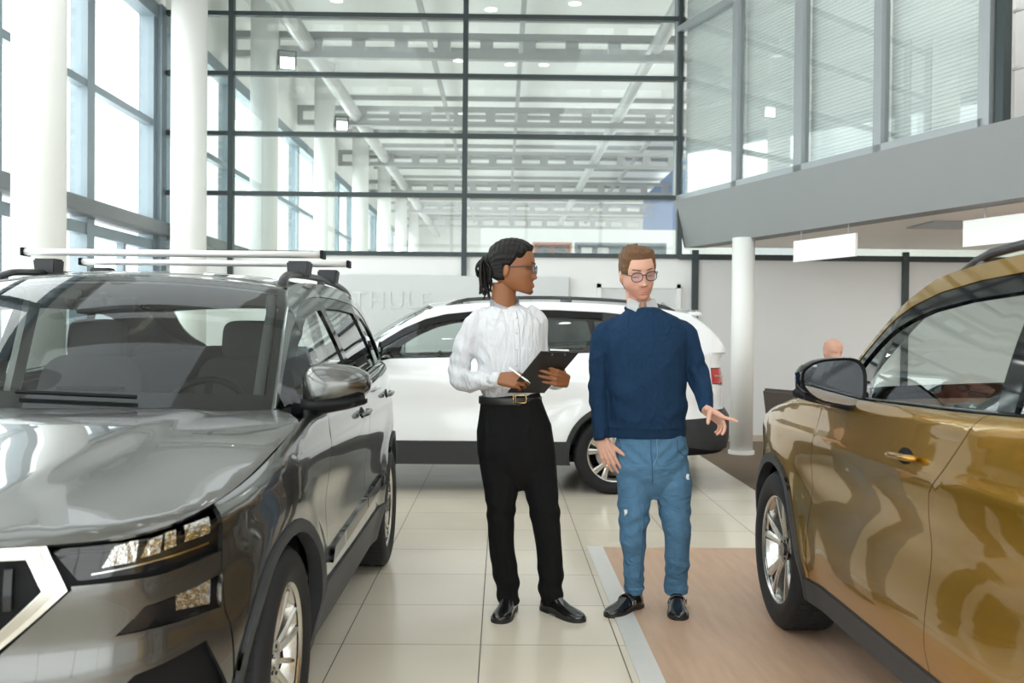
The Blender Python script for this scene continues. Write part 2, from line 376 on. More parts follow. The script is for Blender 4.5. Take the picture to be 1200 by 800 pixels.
# hanging blank sign boards
def hang(Yc0, Yc1, z0, z1, off, lab):
    p = A_bot+FD*yline(Yc0)+perp*off; q = A_bot+FD*yline(Yc1)+perp*off
    t = thing('hanging_sign', lab, 'sign', (p.x, p.y, z0), 0, None); o = Vector((p.x, p.y, z0))
    dd = Vector((q.x-p.x, q.y-p.y, 0)); b = bmesh.new(); bar(b, Vector((0, 0, (z1-z0)/2)), dd+Vector((0, 0, (z1-z0)/2)), .025, z1-z0); obj('board', b, 'sign', t)
    for k in (.12, .88):
        c = dd*k; b = bmesh.new(); cyl(b, c+Vector((0, 0, z1-z0)), c+Vector((0, 0, 2.42-z0)), .006, seg=8); obj('hanger', b, 'steel', t)
M['sign'] = mat('blank_white_sign', (.9, .9, .88), .5, noise=.01)
hang(10.0, 9.1, 2.10, 2.32, .08, 'blank white hanging sign nearer the slim column, under the mezzanine')
hang(8.0, 6.3, 2.10, 2.32, .22, 'larger blank white hanging sign at the right edge, under the mezzanine')
# --- wall display board with faint lettering, small framed board
t = thing('display_board', 'wide pale grey display board with faint white letters behind the white car', 'board', (-.62, YB-.02, 0))
obj('panel', box((-1.45, -.05, .25), (1.45, 0, 2.03), .004), 'board', t)
fc = bpy.data.curves.new('letters', 'FONT'); fc.body = 'THULE'; fc.size = .30; fc.extrude = .004; fc.align_x = 'LEFT'; fc.space_character = 1.12
fo = bpy.data.objects.new('letters', fc); COL.objects.link(fo); bpy.context.view_layer.update()
dg = bpy.context.evaluated_depsgraph_get(); me = bpy.data.meshes.new_from_object(fo.evaluated_get(dg)); bpy.data.objects.remove(fo)
M['faint'] = mat('faint_white_lettering', (.585, .60, .595), .4, noise=.01)
lo_ = link('lettering', me, 'faint', t); lo_.rotation_euler = (radians(90), 0, 0); lo_.location = (-1.24, -.056, 1.62); tag(lo_, 'faint white raised lettering')
t = thing('framed_board', 'white framed wall board behind the man in the blue sweater', 'board', (1.70, YB-.02, 1.1))
b = bmesh.new()
for a, c in (((-.52, -.05, 0), (-.47, 0, .85)), ((.47, -.05, 0), (.52, 0, .85)), ((-.52, -.05, .8), (.52, 0, .85)), ((-.52, -.05, 0), (.52, 0, .05))): bx(b, a, c)
obj('frame', b, 'white', t); obj('panel', box((-.47, -.03, .05), (.47, 0, .8)), 'board', t)
b = bmesh.new(); bar(b, (.28, -.04, .62), (.44, -.04, .5), .01, .03); bar(b, (.25, -.04, .5), (.42, -.04, .42), .01, .02); obj('printed_mark', b, 'alu', t)
# --- ceilings, roof steel of the hall in front and the hall beyond
b = bmesh.new(); bx(b, (-4.6, 12.1, 6.7), (9.2, 46, 6.8))
struct('ceiling_far', b, 'ceil')
g = sgroup('trim_6')
def truss(parent, y, z0, z1, x0=-4.25, x1=9.0, n=20):
    b = bmesh.new(); bx(b, (x0, y-.06, z1-.10), (x1, y+.06, z1)); bx(b, (x0, y-.06, z0), (x1, y+.06, z0+.10))
    w = (x1-x0)/n
    for k in range(n+1): bx(b, (x0+w*k-.1, y-.05, z0+.1), (x0+w*k+.1, y+.05, z1-.1))
    struct('roof_truss', b, 'steel', parent)
for k in range(6): truss(g, 15.0+4.93*k, 5.55, 5.95)
for k in range(4): truss(g, .2+3.7*k-1.5, 5.6, 5.95)
for x, r in ((-3.05, .13), (2.35, .11)):
    struct('roof_duct', cyl(bmesh.new(), (x, 12.3, 5.75), (x, 45, 5.75), r, seg=16), 'duct', g)
b = bmesh.new()
for x in (-1.33, .3, 3.9): bx(b, (x-.04, 12.2, 6.4), (x+.04, 45.5, 6.5))
for k in range(18): bx(b, (-4.3, 12.6+1.9*k, 6.6), (9, 12.66+1.9*k, 6.7))
struct('roof_purlin', b, 'steel', g)
# far hall end wall
b = bmesh.new(); bx(b, (-4.5, 46, 0), (9.2, 46.2, 6.8)); struct('wall_far', b, 'white')
struct('wall_far_gallery', box((-.5, 38, 4.2), (9, 38.2, 4.9)), 'white')
struct('wall_blue', box((5.4, 26, 4.4), (5.5, 37, 6.5)), 'blue')
struct('wall_blue_frame', box((5.35, 25.6, 3.0), (5.42, 26, 6.3)), 'white')
g = sgroup('window_7')
struct('window_pane', box((-3.2, 45.9, 4.0), (.6, 45.95, 5.6)), 'lampwin', g) if 'lampwin' in M else None
def shelf_unit(x0, x1, m, lab):
    t = thing('shelf_unit', lab, 'shelf', ((x0+x1)/2, 16.2, 2.56)); w = (x1-x0)/2
    obj('back_panel', box((-w, .1, 0), (w, .13, .27)), m, t)
    b = bmesh.new(); bx(b, (-w, -.1, 0), (-w+.03, .1, .27)); bx(b, (w-.03, -.1, 0), (w, .1, .27)); bx(b, (-w, -.1, .25), (w, .1, .28)); bx(b, (-w, -.1, 0), (w, .1, .03)); obj('carcass', b, m, t)
    for k in range(2):
        obj('parcel', box((-w+.1+.28*k, -.08, .03), (-w+.28+.28*k, .05, .2), .004), 'frame' if m == 'orange' else 'white', t)
shelf_unit(.50, 1.16, 'orange', 'orange shelf unit seen through the glass wall above the head of the man in white')
shelf_unit(1.22, 2.75, 'slate', 'slate blue shelf unit seen through the glass wall between the two men')
struct('floor_landing', box((-.6, 16.0, 2.3), (5.4, 38, 2.56)), 'white')
struct('wall_landing', box((-.5, 22, 2.56), (5.4, 22.1, 3.68)), 'white')
# --- real lamps
def spot(x, y, z, lab, rz=0.):
    t = thing('spotlight', lab, 'spotlight', (x, y, z), rz)
    b = bmesh.new(); bx(b, (-.12, -.05, -.1), (.12, .05, .1), .01); obj('housing', b, 'alu', t)
    obj('lens', box((-.10, -.056, -.08), (.10, -.05, .08)), 'lamp_on', t)
    b = bmesh.new(); bx(b, (-.14, -.01, -.02), (-.12, .01, .2)); bx(b, (.12, -.01, -.02), (.14, .01, .2)); bx(b, (-.14, -.01, .18), (.14, .01, .2)); obj('bracket', b, 'frame', t)
spot(-3.28, 14.6, 5.35, 'lit square spotlight on the nearest column behind the glass wall', .3)
spot(-3.28, 19.53, 5.45, 'small lit spotlight farther down the hall behind the glass', .3)
for i, (x, y) in enumerate(((-.9, 3.1), (-.8, 7.2), (.1, 4.4), (.7, 4.4), (.1, 7.0), (.7, 7.0), (-.2, 9.9), (-2.4, 10.2), (1.0, 10.2))):
    t = thing('ceiling_downlight', 'round lit downlight on the showroom ceiling', 'ceiling light', (x, y, 6.09), 0, 'round downlights on the showroom ceiling')
    obj('diffuser', cyl(bmesh.new(), (0, 0, -.06), (0, 0, -.05), .09), 'lamp_on', t)
    obj('trim_ring', cyl(bmesh.new(), (0, 0, -.05), (0, 0, 0), .12), 'white', t)
# ================================================================== cars
M['rubber'] = mat('tyre_rubber', (.014, .014, .015), .65, spec=.3, noise=.1, nscale=40)
M['tread'] = mat('tyre_tread', (.016, .016, .017), .8, bump=.3, bscale=90)
M['clad'] = mat('dark_grey_cladding', (.040, .042, .045), .5, spec=.3, noise=.08, nscale=60)
M['black'] = mat('gloss_black_trim', (.006, .006, .007), .05, spec=.35)
M['matt'] = mat('matt_black_trim', (.008, .008, .009), .55, spec=.15)
M['cabin'] = mat('dark_cabin_fabric', (.045, .045, .046), .9, spec=.15, noise=.08, nscale=12)
M['cabin2'] = mat('cabin_plastic', (.03, .03, .032), .6, spec=.2, noise=.08, nscale=40)
M['headliner'] = mat('grey_headlining', (.36, .355, .34), .9, noise=.05)
M['chrome'] = mat('chrome', (.62, .61, .58), .20, 1.)
M['chrome_dark'] = mat('satin_chrome', (.42, .40, .36), .3, 1.)
M['alloy'] = mat('silver_alloy', (.60, .58, .54), .22, .9)
M['alloy_dark'] = mat('dark_alloy', (.03, .03, .033), .2, .5, coat=.6)
M['lens'] = glass('lamp_lens', (.93, .94, .95), 1.2)
M['lampin'] = mat('lamp_reflector', (.72, .71, .68), .16, 1., bump=.9, bscale=45)
M['red'] = mat('red_tail_lens', (.50, .012, .01), .12, coat=1.)
M['carglass'] = glass('car_window_glass', (.84, .90, .88), 1.3, 1.52)
M['windshield'] = glass('windshield_glass', (.80, .85, .83), 1.1, 1.52)
M['privacy'] = glass('tinted_rear_glass', (.30, .34, .34), 1.5, 1.6)
M['mirror_glass'] = mat('mirror_glass', (.16, .17, .18), .02, 1.)
def paint(name, col, metal, rough): 
    m = mat(name, col, rough, metal, coat=1.); return m
M['paint_grey'] = paint('graphite_grey_paint', (.115, .115, .108), .85, .26)
M['paint_gold'] = paint('gold_bronze_paint', (.37, .195, .012), .8, .27)
M['paint_white'] = paint('white_car_paint', (.84, .85, .86), 0., .35)

def sm(a, b, x):
    t = np.clip((np.asarray(x, float)-a)/(b-a), 0, 1); return t*t*(3-2*t)
def si(x, xs, ys):
    """smooth interpolation (monotone cubic)"""
    xs = np.array(xs, float); ys = np.array(ys, float); x = np.clip(np.asarray(x, float), xs[0], xs[-1]); h = np.diff(xs); d = np.diff(ys)/h; m = np.zeros(len(xs))
    for i in range(1, len(xs)-1):
        if d[i-1]*d[i] > 0: m[i] = 2*d[i-1]*d[i]/(d[i-1]+d[i])
    m[0], m[-1] = d[0], d[-1]
    i = np.clip(np.searchsorted(xs, x, side='right')-1, 0, len(h)-1); t = (x-xs[i])/h[i]
    return ys[i]*(1+2*t)*(1-t)**2+m[i]*h[i]*t*(1-t)**2+ys[i+1]*t*t*(3-2*t)+m[i+1]*h[i]*t*t*(t-1)
def inside(P, poly):
    x, y = P[:, 0], P[:, 1]; r = np.zeros(len(P), bool); n = len(poly)
    for i in range(n):
        x0, y0 = poly[i]; x1, y1 = poly[(i+1) % n]
        if y0 == y1: continue
        c = ((y0 > y) != (y1 > y)) & (x < (x1-x0)*(y-y0)/(y1-y0)+x0); r ^= c
    return r
def seg_dist(P, poly):
    d = np.full(len(P), 1e9); n = len(poly)
    for i in range(n):
        a = poly[i]; b_ = poly[(i+1) % n]; ab = b_-a; l2 = ab@ab+1e-15
        t = np.clip(((P-a)@ab)/l2, 0, 1); q = a+t[:, None]*ab
        d = np.minimum(d, np.hypot(*(P-q).T))
    return d
def densify(poly, h):
    out = []; n = len(poly)
    for i in range(n):
        a = np.array(poly[i], float); b_ = np.array(poly[(i+1) % n], float); k = max(1, int(np.ceil(np.hypot(*(b_-a))/h)))
        for j in range(k): out.append(a+(b_-a)*j/k)
    return np.array(out)
def inset(poly, g):
    P = np.array(poly, float); n = len(P)
    A = .5*sum(P[i][0]*P[(i+1) % n][1]-P[(i+1) % n][0]*P[i][1] for i in range(n)); s = 1 if A > 0 else -1
    out = []
    for i in range(n):
        e0 = P[i]-P[i-1]; e1 = P[(i+1) % n]-P[i]; e0 = e0/(np.hypot(*e0)+1e-12); e1 = e1/(np.hypot(*e1)+1e-12)
        n0 = np.array([-e0[1], e0[0]])*s; n1 = np.array([-e1[1], e1[0]])*s; m_ = n0+n1; L = np.hypot(*m_)
        if L < .3: m_ = n0; L = 1
        m_ = m_/L; k = g/max(.5, m_@n0); out.append(P[i]+m_*k)
    return out
def panel(name, outline, fn, m, parent, off=0., thick=.015, grid=.035, holes=(), gap=.0022, ctr=None):
    """curved panel: 2-D outline (with holes) laid on the surface fn(a, b) -> xyz, with returned edges"""
    ol = densify(inset(outline, gap) if gap else outline, grid*.8)
    hs = [densify(inset(h, -gap) if gap else h, grid*.8) for h in holes]
    lo = ol.min(0); hi = ol.max(0)
    gx, gy = np.meshgrid(np.arange(lo[0]+grid*.5, hi[0], grid), np.arange(lo[1]+grid*.5, hi[1], grid*.9)); G = np.column_stack([gx.ravel(), gy.ravel()])
    ok = inside(G, ol)
    for h in hs: ok &= ~inside(G, h)
    G = G[ok]
    if len(G):
        ok = seg_dist(G, ol) > grid*.4
        for h in hs: ok &= seg_dist(G, h) > grid*.4
        G = G[ok]
    V = [tuple(p) for p in ol]; E = [(i, (i+1) % len(ol)) for i in range(len(ol))]
    for h in hs:
        s = len(V); V += [tuple(p) for p in h]; E += [(s+i, s+(i+1) % len(h)) for i in range(len(h))]
    nb = len(V); V += [tuple(p) for p in G]
    r = geometry.delaunay_2d_cdt([Vector(v) for v in V], E, [], 0, 1e-6)
    P2 = np.array([tuple(v) for v in r[0]]); F = np.array([f for f in r[2] if len(f) == 3])
    c = P2[F].mean(1); ok = inside(c, ol)
    for h in hs: ok &= ~inside(c, h)
    F = F[ok]
    e = .002
    def S(Q): return fn(Q[:, 0], Q[:, 1])
    X = S(P2); du = S(P2+[e, 0])-S(P2-[e, 0]); dv = S(P2+[0, e])-S(P2-[0, e]); N = np.cross(du, dv)
    L = np.linalg.norm(N, axis=1); N = N/(L[:, None]+1e-12)
    C = np.array([ctr if ctr is not None else (2.2, 0, .55)]); 
    if ((X-C)*N).sum(1).mean() < 0: N = -N
    X = X+N*off
    tn = np.cross(X[F[:, 1]]-X[F[:, 0]], X[F[:, 2]]-X[F[:, 0]]); fl = (tn*N[F].mean(1)).sum(1) < 0; F[fl] = F[fl][:, ::-1]
    # boundary
    cnt = {}
    for f in F:
        for a, b_ in ((f[0], f[1]), (f[1], f[2]), (f[2], f[0])): cnt[(a, b_)] = 1
    bd = [(a, b_) for (a, b_) in cnt if (b_, a) not in cnt]
    bv = sorted({a for e_ in bd for a in e_}); n0 = len(X); ix = {v: n0+i for i, v in enumerate(bv)}; ix2 = {v: n0+len(bv)+i for i, v in enumerate(bv)}
    XX = np.vstack([X, X[bv], X[bv]-N[bv]*thick]); faces = [tuple(int(q) for q in f) for f in F]
    en = {v: np.zeros(3) for v in bv}
    for a, b_ in bd:
        faces.append((ix[a], ix2[a], ix2[b_], ix[b_])); d = np.cross(X[b_]-X[a], N[a]); en[a] += d; en[b_] += d
    EN = np.array([en[v]/(np.linalg.norm(en[v])+1e-12) for v in bv]) if bv else np.zeros((0, 3))
    NN = np.vstack([N, EN, EN])
    me = bpy.data.meshes.new(name); me.from_pydata([tuple(x) for x in XX], [], faces); me.shade_smooth(); me.update()
    me.normals_split_custom_set_from_vertices([tuple(x) for x in NN])
    return link(name, me, m, parent)

class Car:
    def __init__(s, **k):
        s.L = 4.40; s.axf = .86; s.axr = 3.48; s.R = .345; s.zb0 = 1.085; s.zb1 = 1.17; s.hood0 = .885; s.hood1 = 1.075
        s.gA = 1.40; s.gB = 2.46; s.gBt = 2.56; s.gC = 3.52; s.Hc = .045; s.dz = 0.; s.wk = 1.03; s.zl = .44; s.mh = .088; s.mv = .87
        s.__dict__.update(k)
        L = s.L
        ctl = [(0, 0), (.012, .2), (.04, .4), (.085, .56), (.17, .70), (.31, .80), (.52, .865), (.86, .905), (1.4, .918), (2.2, .922), (3.0, .918), (3.5, .908),
               (L-.55, .875), (L-.32, .82), (L-.16, .72), (L-.07, .56), (L-.025, .35), (L, 0)]
        P = catmull(ctl, 10); P[:, 1] *= s.wk; d = np.r_[0, np.cumsum(np.hypot(*np.diff(P, axis=0).T))]; s.P = P; s.D = d; s.S = d[-1]
        i = P[:, 0].argmax(); s._u = np.maximum.accumulate(P[:, 0])+np.arange(len(P))*1e-9
        T = np.gradient(P, axis=0); T /= np.linalg.norm(T, axis=1)[:, None]; s.N = np.column_stack([-T[:, 1], T[:, 0]])
    def su(s, u): return np.interp(u, s._u, s.D)
    def sv(s, v, rear=False):
        h = len(s.P)//2
        return float(np.interp(v, s.P[:h, 1], s.D[:h])) if not rear else float(np.interp(-v, -s.P[h:, 1], s.D[h:]))
    def plan(s, q):
        q = np.asarray(q, float); x = np.interp(q, s.D, s.P[:, 0]); y = np.interp(q, s.D, s.P[:, 1]); nx = np.interp(q, s.D, s.N[:, 0]); ny = np.interp(q, s.D, s.N[:, 1])
        y = np.where(q < 0, np.interp(-q, s.D, s.P[:, 1])*-1, y); x = np.where(q < 0, np.interp(-q, s.D, s.P[:, 0]), x)
        nx = np.where(q < 0, np.interp(-q, s.D, s.N[:, 0]), nx); ny = np.where(q < 0, -np.interp(-q, s.D, s.N[:, 1]), ny)
        return x, y, nx, ny
    def Wu(s, u): return np.interp(u, s._u, s.P[:, 1])
    def zsh(s, q):
        """height of the shoulder edge round the plan"""
        u = np.interp(np.abs(q), s.D, s.P[:, 0]); L = s.L
        return si(u, [0, .3, .86, 1.25, 1.6, 2.6, 3.6, L-.3, L], [s.hood0, s.hood0+.012, s.hood1-.065, s.hood1-.0, s.zb0+.005, s.zb0+.03, s.zb1-.01, s.zb1-.01, s.zb1-.05])
    r = .055
    def ztop(s, u, v):
        L = s.L
        zc = si(u, [0, .3, .6, .9, 1.15, 1.5, 2.5, 3.6, L-.2, L], [s.hood0, s.hood0+.075, s.hood0+.13, s.hood1-.005, s.hood1+.02, s.zb0+.03, s.zb1, s.zb1+.02, s.zb1, s.zb1-.05])
        w = np.clip(np.abs(v)/(s.Wu(u)+1e-6), 0, 1); ze = s.zsh(s.su(u))
        vc = .36+.24*np.clip(u/1.1, 0, 1); cr = 0
        pl = .009*sm(-.02, .10, vc-np.abs(v))*sm(.0, .7, u)*(1-sm(1.3, 1.5, u))
        return zc+(ze-zc)*w**2.6 + pl
    def H(s, u, v):
        """top surface with its edge rolled down into the side"""
        Q = np.column_stack([np.asarray(u, float).ravel(), np.abs(np.asarray(v, float)).ravel()]); pl = s.P
        d = np.full(len(Q), 9.)
        for i in range(0, len(pl)-1, 1):
            a = pl[i]; ab = pl[i+1]-a; l2 = ab@ab
            t = np.clip(((Q-a)@ab)/l2, 0, 1); d = np.minimum(d, np.hypot(*(Q-a-t[:, None]*ab).T))
        d = np.clip(d, 0, s.r); dr = s.r*(1-np.sqrt(np.clip(1-(1-d/s.r)**2, 0, 1)))
        return s.ztop(u, v)-dr
    def offp(s, q, z):
        """in/out of the side at height z"""
        u, v, _, _ = s.plan(q); aq = np.abs(q)
        side = si(z, [.2, .32, .45, .60, .74, .86, .93, .97, 1.05, 1.2], [-.055, -.035, -.004, .004, -.006, .004, .006, -.003, -.016, -.035])
        fr = si(z, [.18, .30, .42, .55, .64, .74, .80, .86, .95], [-.10, -.04, -.0, .004, -.012, -.004, -.012, -.035, -.06])
        re = si(z, [.2, .35, .5, .62, .72, .95, 1.15], [-.10, -.02, .0, .0, -.05, -.06, -.09])
        wf = 1-sm(.45, 1.25, aq); wr = sm(s.S-1.1, s.S-.5, aq)
        fl = 0
        for ax in (s.axf, s.axr):
            rr = np.hypot(u-ax, z-s.R); fl = fl+.022*np.exp(-((rr-.44)/.10)**2)*sm(.3, .6, z+.25)
        scoop = -.014*np.exp(-((z-.64)/.12)**2)*sm(1.2, 1.8, u)*(1-sm(s.axr-.75, s.axr-.3, u))
        return side*(1-wf-wr)+fr*wf+re*wr+(fl+scoop)*(1-wf*.7)*(1-wr)
    def side(s, q, h, sg=1):
        q = np.asarray(q, float); h = np.asarray(h, float); r = s.r
        x, y, nx, ny = s.plan(q); zs = s.zsh(q); zt = zs-r
        th = np.clip((h-zt)/r, 0, pi/2); ex = np.maximum(h-zt-r*pi/2, 0)
        d = r*(1-np.cos(th))+ex; z1 = np.minimum(h, zt)
        u_ = x-nx*d; v_ = y-ny*d
        zz = np.where(h <= zt, h, s.ztop(u_, v_)*1.-r*(1-np.sin(th)))
        base0 = s.ztop(x, y)-r   # keep continuous at the join
        zz = np.where(h <= zt, h, zz-(base0-zt)*(1-np.sin(th)))
        o = s.offp(q, z1)*np.where(h <= zt, 1., np.cos(th)**1.0)
        o0 = np.where(h <= zt, 0, s.offp(q, zt)*(1-np.cos(th))*.0)
        return np.column_stack([x-nx*(d-o)+0*o0, (y-ny*(d-o))*sg, zz])
    def hd(s, q, d):
        """h coordinate of the point inset d from the perimeter over the top edge"""
        zt = s.zsh(q)-s.r
        return zt+(s.r*math.acos(max(-1, 1-d/s.r)) if d < s.r else s.r*pi/2+(d-s.r))
    # --- greenhouse
    gi = .055
    def G(s, u, z):
        zb = np.interp(u, [1.2, 2.6, 3.6], [s.zb0, s.zb0+.03, s.zb1]); t = np.maximum(z-zb, -.05)
        wb = np.interp(u, s._u, s.P[:, 1])-s.gi
        wb = np.minimum(wb, np.interp(u, [.9, 1.25, 1.8, 3.4, 4.0, 4.4], [.72, .79, .868, .860, .82, .74]))
        return wb-.30*t-.32*t*t
    def gh(s, u, z, sg=1): return np.column_stack([u, s.G(u, z)*sg, z+0*u])
    def zr(s, u):
        k = s.dz
        return si(u, s.roof[:, 0], s.roof[:, 1])+k
    def arch(s, ax, R, a0, a1, n=22):
        return [(ax+R*cos(t), s.R+R*sin(t)) for t in np.linspace(a0, a1, n)]

def wheel(car, parent, u, sg, style, v=.0, steer=0.):
    R = car.R; w = .115
    t = bpy.data.objects.new('wheel', None); COL.objects.link(t); t.parent = parent; t.location = (u, sg*(.828+v), R); t.empty_display_size = .1
    t.rotation_euler = (0, 0, steer)
    sgn = sg
    def ring(bm, prof, seg=72):   # profile (radius, y)
        V = []
        for k in range(seg):
            a = 2*pi*k/seg; V.append([bm.verts.new((r_*cos(a), y*sgn, r_*sin(a))) for r_, y in prof])
        for k in range(seg):
            for j in range(len(prof)-1):
                bm.faces.new((V[k][j], V[(k+1) % seg][j], V[(k+1) % seg][j+1], V[k][j+1]))
        bmesh.ops.recalc_face_normals(bm, faces=bm.faces)
    b = bmesh.new(); rr = R*.665
    pr = catmull([(rr, .085), (rr+.012, .104), (rr+.05, .116), (R-.035, .112), (R-.012, .100), (R-.002, .08), (R, .04), (R, -.04), (R-.002, -.08), (R-.012, -.1), (R-.04, -.112), (rr+.03, -.11), (rr, -.09)], 4)
    ring(b, pr); to = obj('tyre', b, 'rubber', t, True)
    b = bmesh.new()
    for k in range(60):
        a = 2*pi*k/60
        for y0 in (-.06, .0, .06):
            c = Vector((cos(a)*(R+.0005), y0*sgn, sin(a)*(R+.0005))); tdir = Vector((-sin(a), 0, cos(a)))
            bar(b, c-tdir*.012, c+tdir*.012, .045, .003, up=(cos(a), 0, sin(a)))
    obj('tread', b, 'tread', to)
    b = bmesh.new(); ring(b, [(rr-.004, .088), (rr+.004, .100), (rr+.010, .098), (rr+.008, .085), (rr-.012, .07), (rr-.02, .0), (rr-.02, -.08)]); rim = obj('rim', b, 'alloy', t, True)
    b = bmesh.new(); cyl(b, (0, -.02*sgn, 0), (0, .02*sgn, 0), .15, seg=40); obj('brake_disc', b, 'steel', t)
    b = bmesh.new(); bar(b, (.10, .028*sgn, .10), (.14, .028*sgn, -.06), .05, .05); obj('brake_caliper', b, 'matt', t)
    fa = .088*sgn; hub = .060*sgn
    b = bmesh.new(); b2 = bmesh.new()
    def spoke(bm, a0, a1, r0, r1, w0, w1, y0, y1, dep=.035):
        p = []
        for (a, r_, w_, y) in ((a0, r0, w0, y0), ((a0+a1)/2, (r0+r1)/2, (w0+w1)/2*.92, y0*.4+y1*.6), (a1, r1, w1, y1)):
            tx, tz = -sin(a), cos(a); cx, cz = cos(a)*r_, sin(a)*r_
            p.append([bm.verts.new((cx+tx*w_/2*k, y-d*sgn, cz+tz*w_/2*k)) for k, d in ((-1, .008), (-.45, 0), (.45, 0), (1, .008), (.8, dep), (-.8, dep))])
        for i in range(2):
            for k in range(6): bm.faces.new((p[i][k], p[i][(k+1) % 6], p[i+1][(k+1) % 6], p[i+1][k]))
        bm.faces.new(p[0]); bm.faces.new(p[2][::-1])
    if style == 'multi':
        for k in range(5):
            a = 2*pi*k/5+.3
            for da in (-.17, .17): spoke(b, a+da*1.1, a+da, .05, rr-.004, .024, .030, hub, fa)
            spoke(b, a+.63, a+.63, .05, rr-.004, .018, .018, hub-.006*sgn, fa-.01*sgn)
    else:
        for k in range(5):
            a = 2*pi*k/5+pi/2
            spoke(b, a-.10, a-.22, .045, rr-.003, .034, .05, hub, fa); spoke(b, a+.10, a+.22, .045, rr-.003, .034, .05, hub, fa)
            spoke(b2, a, a, .05, rr-.004, .03, .115, hub-.012*sgn, fa-.014*sgn, .02)
    for q in (b, b2): bmesh.ops.recalc_face_normals(q, faces=q.faces)
    obj('spokes', b, 'alloy', rim)
    if style != 'multi': obj('spoke_infill', b2, 'alloy_dark' if style == 'blade' else 'black', rim)
    else: b2.free()
    b = bmesh.new(); cyl(b, (0, hub-.03*sgn, 0), (0, hub+.004*sgn, 0), .062, seg=30); cyl(b, (0, hub, 0), (0, hub+.012*sgn, 0), .03, seg=24); obj('hub_cap', b, 'alloy' if style == 'multi' else 'alloy_dark', rim)
    b = bmesh.new()
    for k in range(5):
        a = 2*pi*k/5; cyl(b, (.043*cos(a), hub, .043*sin(a)), (.043*cos(a), hub+.006*sgn, .043*sin(a)), .007, seg=8)
    obj('wheel_bolts', b, 'matt', rim)
    return t

